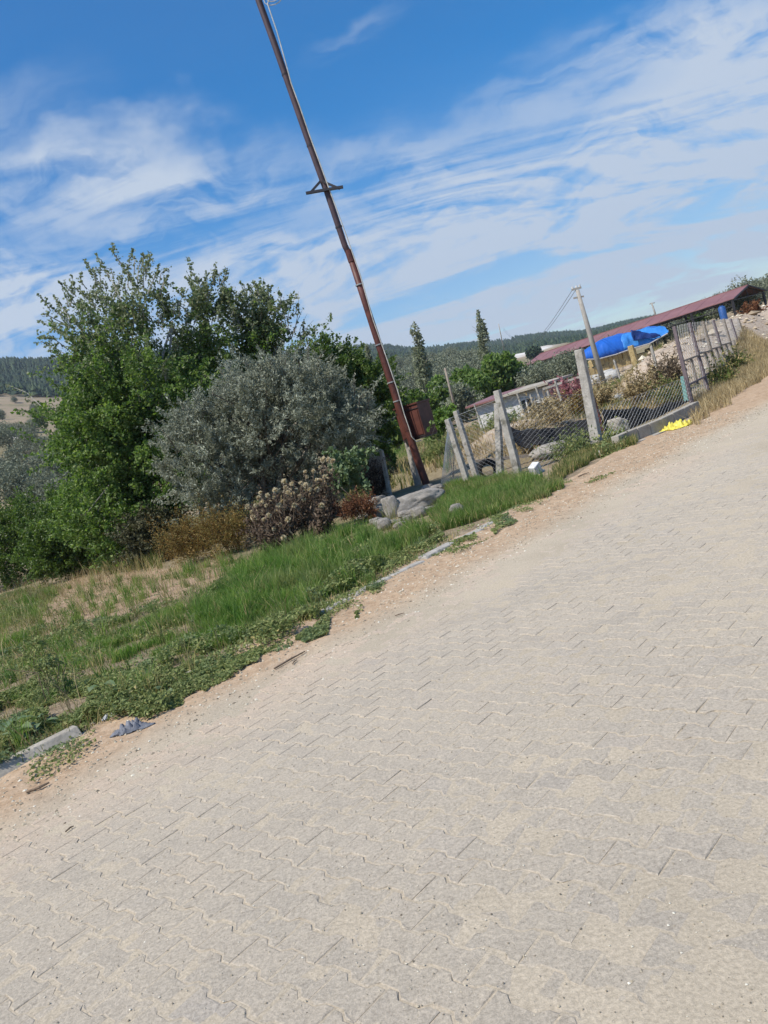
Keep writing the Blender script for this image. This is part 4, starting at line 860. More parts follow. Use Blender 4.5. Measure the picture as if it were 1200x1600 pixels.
# rubble stones over the mounds
n = 9000; p = np.stack([rg.uniform(5, 27, n), rg.uniform(14, 48, n)], -1); k = mound_h(p[:, 0], p[:, 1]) > .12; p = p[k]
M_rubble = leafmat('rubble', [(0, (.22, .165, .12)), (.5, (.42, .34, .26)), (.85, (.55, .49, .41)), (1, (.72, .69, .63))], 0, .95, .2)
grit('rubble_stones', np.stack([p[:, 0], p[:, 1], ground(p[:, 0], p[:, 1])+.01], -1), .055, 8, M_rubble, 'stones and lumps covering the rubble mounds')
n = 500; p = np.stack([rg.uniform(7, 24, n), rg.uniform(20, 46, n)], -1); k = mound_h(p[:, 0], p[:, 1]) > .5; p = p[k]
grit('rubble_stones', np.stack([p[:, 0], p[:, 1], ground(p[:, 0], p[:, 1])+.03], -1), .16, 9, M_rubble, 'larger pale lumps on the big rubble mound')

# ------------------------------------------------------------------ steel pole with meter cabinet
Yp = 18.2; g = G(660, 760); Yp = g.y; base = (at(661, 757, Yp).x, Yp, gz(at(661, 757, Yp).x, Yp))
T = thing('utility_pole', 'tall rusty red steel pole with a brown cabinet and side bracket', 'pole', base); Bv = Vector(base)
def pp(x, y, dy=0): return at(x, y, Yp+dy)-Bv
pts = [pp(669, 768), pp(666, 756), pp(652, 717), pp(640, 680), pp(624, 639), pp(616, 613), pp(598, 557), pp(573, 480), pp(547, 400)]; S = Yp/FPX
MB().tube(pts, [.088, .087, .085, .084, .083, .081, .077, .072, .068], 14).build('lower_pole', M_rust, T, True)
pts2 = [pp(548, 402), pp(539, 384), pp(511, 300), pp(504, 282), pp(479, 212), pp(456, 146), pp(430, 72), pp(404, 0), pp(385, -55), pp(364, -115)]
M_pole2 = surf('dark weathered steel', [(.35, (.050, .030, .034)), (.65, (.088, .052, .055))], 4, 8, .5, .3, .004, None, .45)
MB().tube(pts2, [.066, .066, .068, .068, .070, .070, .070, .070, .070, .070], 12).build('upper_pole', M_pole2, T, True)
MB().tube([pp(550, 409), pp(544, 391)], .080, 12).build('collar', M_rust, T)
MB().tube([pp(669, 768), pp(666, 758)], .105, 12).build('base_sleeve', M_darksteel, T)
br = MB(); br.beam(pp(478, 302, -.09), pp(536, 292, -.09), .07, .05).build('crossbar', M_darksteel, T)
MB().beam(pp(486, 300, -.09), pp(500, 284, -.05), .055, .045).build('strut', M_darksteel, T); MB().beam(pp(531, 295, -.09), pp(503, 283, -.05), .055, .045).build('strut', M_darksteel, T)
cb = [pp(424, -12, -.12), pp(418, 6, -.12), pp(433, 50, -.12), pp(447, 100, -.10), pp(455, 130, -.09), pp(469, 168, -.08), pp(484, 212, -.08), pp(501, 258, -.08), pp(515, 297, -.09), pp(542, 370, -.09), pp(563, 430, -.09), pp(583, 500, -.09), pp(603, 556, -.09), pp(621, 609, -.09), pp(632, 648, -.10), pp(639, 668, -.10), pp(643, 682, -.10), pp(650, 690, -.10), pp(658, 688, -.05)]
MB().tube(cb, .012, 6).build('cable', M_cable, T, True)
cc = MB()
for k_ in range(2):
    r = (9+4*k_)*S; c0 = pp(426, -4+2*k_, -.12); cc.tube([c0+Vector((math.cos(a)*r, .02*k_, math.sin(a)*r*.6)) for a in np.linspace(0, 2*math.pi, 14)], .010, 5, False)
cc.build('cable_coil', M_cable, T)
def along(P_, f):
    k_ = min(int(f*(len(P_)-1)), len(P_)-2); return P_[k_].lerp(P_[k_+1], f*(len(P_)-1)-k_), (P_[k_+1]-P_[k_]).normalized()
for f in (.27, .40, .56, .66, .78, .93):
    p, d = along(pts, f); MB().tube([p-d*.012, p+d*.012], .093, 12).build('strap', M_galv if f > .5 else M_rust, T)
for f in (.15, .42, .60):
    p, d = along(pts2, f); MB().tube([p-d*.012, p+d*.012], .078, 12).build('strap', M_darksteel, T)
# cabinet
cab_c = pp(630, 688); cw, cd_, chh = .60, .56, .74
cm = Matrix.Translation(at(646, 684, Yp)-Bv + Vector((0, .0, 0)))
ax = Vector((math.cos(math.radians(35)), -math.sin(math.radians(35)), 0)); ay = Vector((math.sin(math.radians(35)), math.cos(math.radians(35)), 0))
cab = bpy.data.objects.new('cabinet', MB().box((-.30, 0, 0), (.30, cd_, chh)).mesh('cabinet')); COL.objects.link(cab); cab.data.materials.append(M_rust); cab.parent = T
bx = at(644, 687, Yp)-Bv; cab.location = bx+ay*.11; cab.rotation_euler = (.0, 0, math.radians(-35)); bevel(cab, .008)
MB().box((-.32, -.025, chh), (.32, cd_+.02, chh+.035)).build('lid', M_rust, cab)
MB().box((-.315, -.018, chh-.10), (.315, -.002, chh-.085)).build('rim', M_darksteel, cab)
MB().box((-.305, -.012, .015), (.305, -.002, .035)).build('rim', M_darksteel, cab)
MB().box((-.27, -.016, .06), (.27, -.003, chh-.13)).build('door', M_rust, cab)
MB().box((-.30, -.012, -.03), (.30, cd_-.02, -.003)).build('floor_plate', M_darksteel, cab)

# ------------------------------------------------------------------ fences
def fpost(parent, base_px, top_px, w_, mat, name='post', Y=None, lab=None, notch=True, taper=.85):
    g = G(*base_px) if Y is None else at(base_px[0], base_px[1], Y); z0 = gz(g.x, g.y); Yd = g.y; g2 = at(top_px[0], top_px[1], Yd); g0 = at(base_px[0], base_px[1], Yd)
    loc = parent.location; p = Vector((g0.x, Yd, min(g0.z, z0)-.15))-loc; q = g2-loc
    mb = MB(); d = (q-p); d.normalize(); x = d.cross(Vector((.6, .8, 0))).normalized(); y = x.cross(d).normalized()
    rows = []; n = 7 if notch else 2
    rgx = random.Random(int(base_px[0]*7+base_px[1]))
    for i in range(n):
        f = i/(n-1); c = p.lerp(q, f)+x*rgx.uniform(-.006, .006)*(notch); hw = w_/2*(1-(1-taper)*f)
        rows += [c-x*hw-y*hw, c+x*hw-y*hw, c+x*hw+y*hw, c-x*hw+y*hw]
    F = [(3, 2, 1, 0), tuple(range((n-1)*4, n*4))]
    for i in range(n-1):
        for k in range(4): F.append((i*4+k, i*4+(k+1) % 4, (i+1)*4+(k+1) % 4, (i+1)*4+k))
    mb.add(rows, F); o = mb.build(name, mat, parent)
    bevel(o, w_*.08)
    if lab: o['label'] = lab
    return Vector(g0)-loc, q
def chainlink(parent, segs, pitch=.07, r=.0016, mat=None, name='wire_mesh', sag=0, asp=1.3):
    """segs: list of (bottomA, topA, bottomB, topB) vectors; woven diamonds as real wires"""
    Vs = []; Fs = []; n0 = 0
    for (a0, a1, b0, b1) in segs:
        a0, a1, b0, b1 = [np.array(p_, float) for p_ in (a0, a1, b0, b1)]; ln = np.linalg.norm(b0-a0); ht = max(np.linalg.norm(a1-a0), np.linalg.norm(b1-b0))
        nw = max(2, int(ln/(pitch*.5*asp))); nr_ = max(2, int(ht/(pitch*.5)))
        nrm = np.cross(b0-a0, a1-a0); nrm = nrm/np.linalg.norm(nrm)
        j = np.arange(nr_+1); t_ = j/nr_
        s = (np.arange(nw+1)[:, None]+((np.arange(nw+1)[:, None]+j[None, :]) % 2))/(nw+1)
        W = (j % 2)[None, :]*.004-.002+0*s
        P_ = (a0*(1-s[..., None])+b0*s[..., None])*(1-t_[None, :, None])+(a1*(1-s[..., None])+b1*s[..., None])*t_[None, :, None]+nrm*W[..., None]
        # bulge
        P_ = P_+nrm*(np.sin(math.pi*s)*np.sin(math.pi*t_)[None, :]*sag)[..., None]
        m_, q_ = P_.shape[:2]; side = unit((b0-a0)[None, :])[0]; upv = np.array([0, 0, 1.])
        offs = [side*r, nrm*r*1.7, -side*r-nrm*r]   # three-sided wire
        V = np.stack([P_+of for of in offs], 2)      # m,q,3,3
        base_i = n0+(np.arange(m_)[:, None]*q_+np.arange(q_-1)[None, :])*3
        for k in range(3):
            k2 = (k+1) % 3; Fs.append(np.stack([base_i+k, base_i+k2, base_i+3+k2, base_i+3+k], -1).reshape(-1, 4))
        Vs.append(V.reshape(-1, 3)); n0 += m_*q_*3
    return link(name, npmesh(name, np.concatenate(Vs), [np.concatenate(Fs)]), mat or M_galv, parent)
def wire(parent, a, b_, r=.003, sag=.0, name='wire'):
    a = Vector(a); b_ = Vector(b_); return MB().tube([a, a.lerp(b_, .5)-Vector((0, 0, sag)), b_], r, 4, False).build(name, M_galv, parent)
M_wirelight = surf('pale zinc wire', [(.3, (.42, .42, .41)), (.7, (.56, .56, .54))], 9, 5, .6, 0, .001, None, .4, .1)
# A: fence across the verge, from the netting to the tall corner post
o_ = G(730, 757); FA = thing('wire_fence', 'chain link fence on leaning concrete posts behind the green grass', 'fence', (o_.x, o_.y, 0))
pa = [fpost(FA, (733, 760), (699, 655), .11, M_postc, lab='leaning concrete post nearest the bluish netting'), fpost(FA, (747, 752), (712, 642), .11, M_postc, lab='second leaning concrete post, taller than its neighbour'),
      fpost(FA, (811, 744), (776, 610), .13, M_postc, lab='concrete post leaning left, crossing an upright post'), fpost(FA, (934, 704), (905, 546), .19, M_postc, lab='tallest rough concrete corner post', taper=.75)]
fpost(FA, (779, 748), (777, 630), .12, M_postc, 'brace', lab='upright concrete post with dark shaded right side')
def cut(a, b_, f): return a.lerp(b_, f)
chainlink(FA, [(pa[0][0], pa[0][1], pa[2][0], cut(pa[2][0], pa[2][1], .92)), (pa[2][0], cut(*pa[2], .92), pa[3][0], cut(*pa[3], .56))], .085, .002, asp=1.3)
wire(FA, cut(*pa[2], .92), cut(*pa[3], .56)); wire(FA, cut(*pa[2], .5), cut(*pa[3], .35)); wire(FA, pa[0][1], cut(*pa[2], .9))
M_steelp = surf('purplish weathered steel', [(.3, (.13, .10, .11)), (.7, (.22, .18, .18))], 6, 7, .7, .3, .004)
# B: from the corner post to the turquoise post
o_ = G(1000, 690); FB = thing('wire_fence', 'low chain link fence above the grey blocks, ending at a turquoise board', 'fence', (o_.x, o_.y, 0))
b0 = fpost(FB, (948, 684), (926, 622), .085, M_rust, name='short_post', lab='short rusty red steel post', notch=False)
b1 = fpost(FB, (1082, 634), (1053, 510), .085, M_steelp, name='steel_post', lab='tall purplish grey steel post', notch=False)
q0 = pa[3][0]+FA.location-FB.location; q1 = pa[3][1]+FA.location-FB.location
chainlink(FB, [(q0, cut(q0, q1, .38), b1[0], cut(*b1, .36))], .10, .0026, asp=2.0); wire(FB, cut(q0, q1, .38), cut(*b1, .36)); wire(FB, cut(q0, q1, .62), cut(*b1, .8), .003, .03)
fpost(FB, (1073, 630), (1066, 588), .10, M_teal, name='turquoise_board', notch=False, lab='peeling turquoise board against the steel post')
# C: taller grey mesh fence to the right
o_ = G(1120, 600); FC = thing('mesh_fence', 'tall grey wire mesh fence with dark rails in front of the rubble mound', 'fence', (o_.x, o_.y, 0))
pc = []
bl_ = [(1082, 634), (1108, 615), (1126, 601), (1141, 590), (1154, 579), (1164, 570), (1174, 561)]; tl_ = [(1053, 512), (1077, 504), (1098, 502), (1114, 500), (1130, 498), (1141, 498), (1153, 497)]
for i, (b_, t_) in enumerate(zip(bl_, tl_)):
    if i == 0: pc.append((b1[0]+FB.location-FC.location, b1[1]+FB.location-FC.location)); continue
    pc.append(fpost(FC, b_, t_, .09, M_steelp if i % 2 else M_wood, notch=False))
chainlink(FC, [(pc[i][0], pc[i][1], pc[i+1][0], pc[i+1][1]) for i in range(6)], .12, .0022, M_wirelight, asp=2.4)
for i in range(6):
    for f, wd_ in ((.56, .05), (.26, .06)):
        if i > 3 and f > .5: continue
        MB().beam(cut(*pc[i], f), cut(*pc[i+1], f-.02), wd_, .04).build('rail', M_wood if f > .5 else M_steelp, FC)
    md0 = pc[i][0].lerp(pc[i+1][0], .5); md1 = pc[i][1].lerp(pc[i+1][1], .5); MB().beam(cut(md0, md1, .2), cut(md0, md1, .56), .06, .05).build('picket', M_wood, FC)
# bluish slack netting and small posts left
g0, g1 = G(688, 762), G(722, 756); N0 = thing('netting', 'slack bluish grey netting hanging between pole and leaning post', 'netting', (g0.x, g0.y, 0))
T1 = at(700, 660, g0.y); T2 = at(722, 700, g1.y)
chainlink(N0, [(g0-N0.location, at(700, 668, g0.y)-N0.location, at(728, 756, g1.y)-N0.location, at(704, 668, g1.y)-N0.location)], .045, .0035, flat('bluish netting cord', (.33, .37, .40), .8), 'net', .12)
def lonepost(b_, t_, w_, lab, mat=None, Y=None, name='fence_post', cat='post', group=None, notch=True):
    g = G(*b_) if Y is None else at(b_[0], b_[1], Y); TT = thing(name, lab, cat, (g.x, g.y, 0), 0, group); fpost(TT, b_, t_, w_, mat or M_postc, 'post', Y, None, notch); 
    ch = TT.children[0] if TT.children else None
    return TT
lonepost((655, 766), (636, 688), .13, 'pale concrete stub standing right behind the rusty pole', None, Yp+.35)
TT = lonepost((609, 778), (596, 704), .085, 'leaning pale plank at the left end of the boulders', M_postc)
g = G(602, 778); zz = gz(g.x, g.y)
# old flat sheet leaning behind that plank
mb = MB(); a0 = at(585, 780, g.y+.25); a1 = at(580, 718, g.y+.25); c0 = at(605, 778, g.y+.15); c1 = at(594, 708, g.y+.15)
mb.beam((a0+c0)/2, (a1+c1)/2, .34, .02); tag(mb.build('panel', M_wood), 'weathered grey panel leaning beside the pale plank', 'panel')
# inner posts in the yard
for i, (b_, t_, w_, lab, mt_) in enumerate([((704, 690), (695, 660), .05, 'thin white stake behind the leaning posts', M_white), ((732, 700), (722, 665), .07, 'small post below the vine', M_postc), ((757, 672), (741, 632), .05, 'thin stake at the corner of the low white shed', M_postc),
        ((977, 614), (959, 562), .085, 'pale inner post left of the timber stump', M_postc), ((1039, 620), (1017, 541), .085, 'pale wooden inner post in front of the rubble slope', M_postc), ((1024, 628), (1019, 605), .04, 'short stake in front of the rubble slope', M_wood),
        ((880, 634), (867, 595), .07, 'slim pale post under the pen rail, right one', M_postc), ((852, 640), (837, 604), .07, 'slim pale post under the pen rail, middle one', M_postc), ((864, 632), (855, 609), .08, 'stubby post inside the pen', M_postc), ((824, 655), (808, 615), .07, 'slim pale post in front of the shed window', M_postc), ((838, 645), (828, 616), .06, 'slim post at the right corner of the white shed', M_postc), ((797, 675), (787, 640), .05, 'thin post in front of the shed wall', M_postc)]):
    lonepost(b_, t_, w_, lab, mt_, 26.0 if b_[0] < 900 and b_[0] > 750 else None)
# timber stump
lonepost((998, 585), (985, 540), .22, 'thick pale timber stump beside the straw bales', M_bale, 30, 'timber_post')
# vine on post
base = based(690, 690, 17.5); Yb = 17.5; S = Yb/FPX
tree('vine', 'bright green vine sprawling over the leaning post tops', 'plant', base, [lb(688, 652, 15, 8), lb(705, 645, 9, 7), lb(695, 662, 8, 8)], 60, 24, (.075, .06), M_vine, 150, None, .14, .1, 2, .012, None, .7, .04, 6)

# black plastic sheeting
def sheet(name, rows, mat, lab, cat, seed, n=40, rough_=.05, thick=.01):
    """rows: list of polylines of equal length (world Vectors) from bottom to top"""
    R_ = [[np.array(p_) for p_ in r] for r in rows]; P_ = []
    m_ = 10
    for f in np.linspace(0, len(R_)-1, m_):
        i = min(int(f), len(R_)-2); tt = f-i; A_ = np.array([a*(1-tt)+b_*tt for a, b_ in zip(R_[i], R_[i+1])]); s = np.linspace(0, len(A_)-1, n)
        P_.append(np.stack([np.interp(s, np.arange(len(A_)), A_[:, c_]) for c_ in range(3)], -1))
    P_ = np.array(P_); g_ = P_.reshape(-1, 3); g_ = g_+np.stack([fbm(g_[:, 0]*4, g_[:, 1]*4, g_[:, 2]*4+seed, 3), fbm(g_[:, 0]*4+9, g_[:, 1]*4, g_[:, 2]*4, 3), fbm(g_[:, 0]*3, g_[:, 1]*3+7, g_[:, 2]*3, 3)], -1)*rough_
    idx = np.arange(m_-1)[:, None]*n+np.arange(n-1)[None, :]
    o = link(name, npmesh(name, g_, [np.stack([idx, idx+1, idx+n+1, idx+n], -1).reshape(-1, 4)], None, True), mat); s = o.modifiers.new('solid', 'SOLIDIFY'); s.thickness = thick
    return tag(o, lab, cat) if lab else o
def line(pts, Y): return [at(x, y, Y_) for (x, y), Y_ in zip(pts, Y if isinstance(Y, (list, tuple)) else [Y]*len(pts))]
sheet('black_sheeting', [line([(950, 692), (985, 682), (1030, 665), (1080, 645)], [15.6, 16.2, 17.2, 18.6]), line([(944, 665), (980, 660), (1025, 650), (1078, 634)], [15.9, 16.5, 17.5, 18.9]), line([(938, 642), (975, 640), (1022, 636), (1074, 622)], [16.2, 16.8, 17.8, 19.2])], M_black, 'black plastic sheeting along the inside of the low block wall', 'sheeting', 3, 60, .11)
sheet('black_sheeting', [line([(798, 686), (822, 696), (860, 700), (925, 690)], [15.8, 15.8, 15.9, 16.2]), line([(797, 678), (830, 682), (865, 683), (922, 676)], [16.3, 16.3, 16.4, 16.6]), line([(796, 670), (832, 674), (870, 668), (920, 652)], [16.9, 16.9, 17.0, 17.2])], M_black, 'crumpled black plastic sheeting over the earth heap left of the tall post', 'sheeting', 4, 60, .20)
mb = MB(); mb.beam(at(742, 721, 15.9), at(826, 712, 15.9), .10, .06); tag(mb.build('beam', M_wood), 'weathered grey beam lying behind the crossing posts', 'beam')
# black ring behind fence, placed for an unidentified dark blob
ringmb = MB(); c0 = at(762, 735, 15.6); ring = [c0+Vector((math.cos(a)*.17, .05*math.sin(a), math.sin(a)*.17)) for a in np.linspace(0, 2*math.pi, 17)]
ringmb.tube(ring, .06, 8, False); tag(ringmb.build('dark_ring', M_black, None, True), 'dark round ring under the grey beam', 'tyre')
rock(862, 700, 60, 30, 'low pale concrete lump beneath the black sheeting', 3, Y=15.3, name='concrete_lump')
rock(850, 668, 76, 30, 'pale broken slab on the heap above the black sheeting', 5, Y=17.6, name='concrete_lump')
rock(970, 675, 30, 38, 'grey broken concrete piece against the black sheeting', 6, Y=15.9, name='concrete_lump', mat=M_concrete)

# dry shrubs in the yard
M_twigleaf = leafmat('dry brown stalk leaves', [(0, (.10, .075, .055)), (.6, (.19, .145, .105)), (1, (.30, .24, .18))], .2, .9, .15)
for i, (x, y, yy, hw, hh, mt_, lab) in enumerate([(905, 642, 22, 16, 9, M_orange, 'reddish brown shrub behind the tall concrete post'), (935, 626, 24, 18, 8, M_straw, 'straw coloured tuft in front of the white sacks'), (868, 655, 20, 22, 10, M_straw, 'straw coloured tuft behind the pale slab'),
        (890, 612, 30, 24, 12, M_pink, 'faint pink flowering shrub inside the pen'), (1030, 600, 22, 8, 24, M_twigleaf, 'dark dry stalks on the rubble slope, left clump'), (1052, 590, 22.5, 7, 24, M_twigleaf, 'dark dry stalks on the rubble slope, right clump'), (1000, 612, 21, 20, 14, M_straw, 'dry tuft at the foot of the rubble slope'),
        (1050, 622, 20, 16, 5, M_grassmix, 'low green tuft behind the turquoise post'), (1125, 596, 20.5, 16, 14, M_grassmix, 'green weed clump at the foot of the mesh fence, nearer one'), (1150, 580, 24, 14, 10, M_grassmix, 'green weed clump at the foot of the mesh fence, farther one'), (850, 644, 24, 28, 6, M_straw, 'low dry weeds in front of the pen posts'), (790, 665, 21, 26, 10, M_weed, 'green grey weeds before the low white shed'), (820, 685, 17.5, 20, 8, M_straw, 'straw tuft left of the pale slab'), (690, 715, 21, 16, 18, M_weed, 'green weeds behind the bluish netting'),
        (585, 755, 17.6, 16, 12, M_brown, 'dark brown dry bush behind the plank'), (1185, 527, 40, 10, 4, M_rustleaf, 'reddish dry shrub on the far bank'), (895, 718, 14.4, 24, 10, M_weed, 'green weeds at the fence foot left of the tall post')]):
    Yb = yy; base = based(x, y+hh, Yb); S = Yb/FPX
    tree('shrub', lab, 'shrub', base, [lb(x, y, hw, hh), lb(x+hw*.5, y+hh*.3, hw*.6, hh*.6)], 130, 24, (.10*yy/22, .028*yy/22), mt_, 160+i, None, .35, .7, 3, .012, M_twig, .6, .07, 9)

# ------------------------------------------------------------------ low white shed and pen
Ys = 33.0; c0 = at(741, 664, Ys); gA = at(741, 634, Ys); gB = at(851, 600, Ys-2.2); SH = thing('low_shed', 'low white shed with dull red roof behind the crossing posts', 'shed', (gA.x, gA.y, gz(gA.x, gA.y)))
d = Vector((gB.x-gA.x, gB.y-gA.y, 0)); ln = d.length; d.normalize(); SH.rotation_euler = (0, 0, math.atan2(d.y, d.x)); hgt = max(1.2, gA.z-SH.location.z-.05)
M_wall = surf('whitewashed wall', [(.3, (.48, .47, .45)), (.7, (.66, .65, .62))], 2.5, 7, .9, .3, .01, ((.35, .33, .30), 1.6, .55, .75))
x0, x1, zt = .62*ln, .80*ln, hgt
wl = MB(); wl.box((0, 0, -.3), (x0, .12, hgt)); wl.box((x1, 0, -.3), (ln, .12, hgt)); wl.box((x0, 0, -.3), (x1, .12, hgt-.95)); wl.box((x0, 0, hgt-.25), (x1, .12, hgt)); wl.box((0, 1.6, -.3), (ln, 1.7, hgt+.15)); wl.box((-.0, .12, -.3), (.1, 1.6, hgt)); wl.box((ln-.1, .12, -.3), (ln, 1.6, hgt)); wl.build('wall', M_wall, SH)
wf = MB(); wf.box((x0, -.03, hgt-.95), (x0+.06, .02, hgt-.25)); wf.box((x1-.06, -.03, hgt-.95), (x1, .02, hgt-.25)); wf.box((x0+.06, -.03, hgt-.31), (x1-.06, .02, hgt-.25)); wf.box((x0+.06, -.03, hgt-.95), (x1-.06, .02, hgt-.89)); wf.box(((x0+x1)/2-.025, -.025, hgt-.89), ((x0+x1)/2+.025, .02, hgt-.31))
win = wf.build('window', M_white, SH); MB().box((x0+.06, .03, hgt-.89), (x1-.06, .05, hgt-.31)).build('pane', M_glass, win)
rf = MB(); rf.add([(-.25, -.3, hgt), (ln*.46, -.3, hgt), (ln*.46, 1.9, hgt+.14), (-.25, 1.9, hgt+.14), (-.25, -.3, hgt+.07), (ln*.46, -.3, hgt+.07), (ln*.46, 1.9, hgt+.21), (-.25, 1.9, hgt+.21)], [(0, 3, 2, 1), (4, 5, 6, 7), (0, 1, 5, 4), (1, 2, 6, 5), (2, 3, 7, 6), (3, 0, 4, 7)]); o = rf.build('roof', M_roofred, SH); o['label'] = 'dull red half of the roof'
rf = MB(); rf.add([(ln*.46, -.32, hgt+.02), (ln+.3, -.32, hgt+.02), (ln+.3, 1.9, hgt+.06), (ln*.46, 1.9, hgt+.12), (ln*.46, -.32, hgt+.10), (ln+.3, -.32, hgt+.10), (ln+.3, 1.9, hgt+.14), (ln*.46, 1.9, hgt+.2)], [(0, 3, 2, 1), (4, 5, 6, 7), (0, 1, 5, 4), (1, 2, 6, 5), (2, 3, 7, 6), (3, 0, 4, 7)]); o = rf.build('roof', M_concrete, SH); o['label'] = 'pale grey half of the roof'
PN = thing('wire_pen', 'dark wire pen with a pale top rail right of the low white shed', 'pen', (gB.x, gB.y, gz(gB.x, gB.y)))
r0 = at(848, 608, Ys-3); r1 = at(908, 588, Ys-3.5); r0 = r0-PN.location; r1 = r1-PN.location
MB().beam(r0, r1, .08, .08).build('rail', M_postc, PN)
for f in (0, .35, .7, 1.0): p = r0.lerp(r1, f); MB().beam(Vector((p.x, p.y, -.2)), p-Vector((0, 0, .04)), .07, .07).build('post', M_wood, PN)
chainlink(PN, [(Vector((r0.x, r0.y, 0)), r0, Vector((r1.x, r1.y, 0)), r1)], .10, .004, M_darksteel)

# ------------------------------------------------------------------ long open shed with red roof
A2 = Vector((22.5, 101, 0)); B2 = Vector((39.0, 80, 0)); d = (B2-A2); ln = d.length; d.normalize(); n_ = Vector((d.y, -d.x, 0)); n_ = n_ if n_.x > 0 else -n_
zA = at(823, 571, 101).z; zB = at(1137, 470, 80).z
Lsh = ln; zg = min(gz(A2.x, A2.y), gz(B2.x, B2.y)); LS = thing('open_shed', 'long open shed with dull red roof on dark steel posts and trusses', 'shed', (A2.x, A2.y, zg))
ex = d; ey = n_; ez = Vector((0, 0, 1))
def sp(x, y, z): f = x/Lsh; return ex*x+ey*y+ez*(z+(zA-zg)*(1-f)+(zB-zg)*f)      # z relative to the near eave line
rw, rh = 3.6, .95
mb = MB(); q = [sp(-.5, 0, 0), sp(Lsh+.3, 0, 0), sp(Lsh+.3, rw, rh), sp(-.5, rw, rh), sp(Lsh+.3, 2*rw, .0), sp(-.5, 2*rw, .0)]; up_ = Vector((0, 0, .07))
nsh = 26; sheets = []
for k in range(nsh):
    for side in (0, 1):
        xa = -.5+(Lsh+.8)*k/nsh; xb = -.5+(Lsh+.8)*(k+1)/nsh-.02; y0_, y1_, z0_, z1_ = (0, rw-.02, 0, rh) if side == 0 else (rw+.02, 2*rw, rh, 0); dzz = .012*((k % 2))
        P8 = [sp(xa, y0_, z0_+dzz), sp(xb, y0_, z0_+dzz), sp(xb, y1_, z1_+dzz), sp(xa, y1_, z1_+dzz)]; P8 += [p+up_ for p in P8]
        MB().add(P8, [(0, 3, 2, 1), (4, 5, 6, 7), (0, 1, 5, 4), (1, 2, 6, 5), (2, 3, 7, 6), (3, 0, 4, 7)]).build('roof_panel', M_roofred, LS)
MB().beam(sp(-.5, rw, rh+.09), sp(Lsh+.3, rw, rh+.09), .25, .06).build('ridge_cap', M_roofred, LS)
cols = 7
for k in range(cols):
    x = Lsh*k/(cols-1)
    for y in (.15, 2*rw-.15):
        p = sp(x, y, -.02); MB().beam(Vector((p.x, p.y, -.6)), p-ez*.05, .20, .20).build('column', M_darksteel, LS)
    tr_ = MB(); tr_.beam(sp(x, .1, -.10), sp(x, 2*rw-.1, -.10), .10, .08); tr_.beam(sp(x, .1, -.02), sp(x, rw, rh-.08), .08, .07); tr_.beam(sp(x, 2*rw-.1, -.02), sp(x, rw, rh-.08), .08, .07)
    for f in (.3, .6, 1.0, 1.4, 1.7):
        yy = rw*f; hh = rh*(f if f <= 1 else 2-f)-.1; tr_.beam(sp(x, yy, -.10), sp(x, yy, hh), .05, .05)
    tr_.build('roof_truss', M_darksteel, LS)
for y in (.12, 2*rw-.12):
    g_ = MB(); g_.beam(sp(0, y, -.05), sp(Lsh, y, -.05), .08, .08); g_.beam(sp(0, y, -.65), sp(Lsh, y, -.65), .08, .08)
    nn = 36
    for k in range(nn): a, b_ = Lsh*k/nn, Lsh*(k+1)/nn; g_.beam(sp(a, y, -.05 if k % 2 else -.65), sp(b_, y, -.65 if k % 2 else -.05), .045, .045)
    g_.build('lattice_girder', M_darksteel, LS)
fc = MB(); P4 = [sp(Lsh+.35, 0, .0), sp(Lsh+.35, rw, rh), sp(Lsh+.35, 2*rw, 0)]; fc.beam(P4[0], P4[1], .08, .12); fc.beam(P4[1], P4[2], .08, .12); fc.build('gable_trim', M_darksteel, LS)
# blue drum hung under the near corner
g = at(1132, 500, 62); DR = thing('blue_tank', 'blue upright tank at the near corner of the open shed', 'tank', (g.x, g.y, 0)); zt_ = at(1131, 478, 62).z; zb_ = at(1135, 505, 62).z
MB().tube([(0, 0, zb_-1.2), (0, 0, zb_), (0, 0, zt_-.1), (0, 0, zt_)], [.27, .27, .27, .2], 18).build('tank_body', M_bluesteel, DR, True); MB().tube([(0, 0, zt_), (0, 0, zt_+.08)], .15, 10).build('lid', M_bluesteel, DR)
MB().beam((0, 0, gz(g.x, g.y)-.2), (0, 0, zb_-1.2), .6, .6).build('stand', M_concrete, DR)

M_sack = surf('soiled white sacks', [(.3, (.38, .37, .35)), (.7, (.58, .57, .54))], 5, 7, .9, .9, .03)
# ------------------------------------------------------------------ straw stack under blue tarpaulin
Yt = 46.0
def tl(pts, Y=Yt): return line(pts, Y)
front_b = [(912, 560), (935, 560), (962, 553), (990, 543), (1015, 536), (1042, 520)]
sheetT = sheet('blue_tarpaulin', [tl(front_b, Yt), tl([(911, 552), (930, 540), (958, 533), (985, 530), (1005, 526), (1043, 517)], Yt+.2), tl([(914, 546), (938, 530), (962, 525), (985, 523), (1012, 512), (1040, 513)], Yt+1.0), tl([(930, 538), (952, 526), (972, 519), (992, 516), (1014, 508), (1034, 509)], Yt+2.6), tl([(930, 552), (950, 545), (975, 540), (998, 530), (1014, 522), (1034, 518)], Yt+4.6)], M_tarp, 'bright blue tarpaulin draped over the straw bales', 'tarpaulin', 6, 90, .085, .03)
sheet('blue_tarpaulin', [tl([(975, 545), (1000, 540), (1020, 534), (1044, 519)], Yt-.25), tl([(970, 530), (995, 528), (1016, 524), (1044, 516)], Yt-.1), tl([(972, 522), (992, 517), (1012, 511), (1038, 509)], Yt+.7)], M_tarplight, 'lighter blue tarpaulin folded over the right end of the stack', 'tarpaulin', 9, 60, .08, .03)
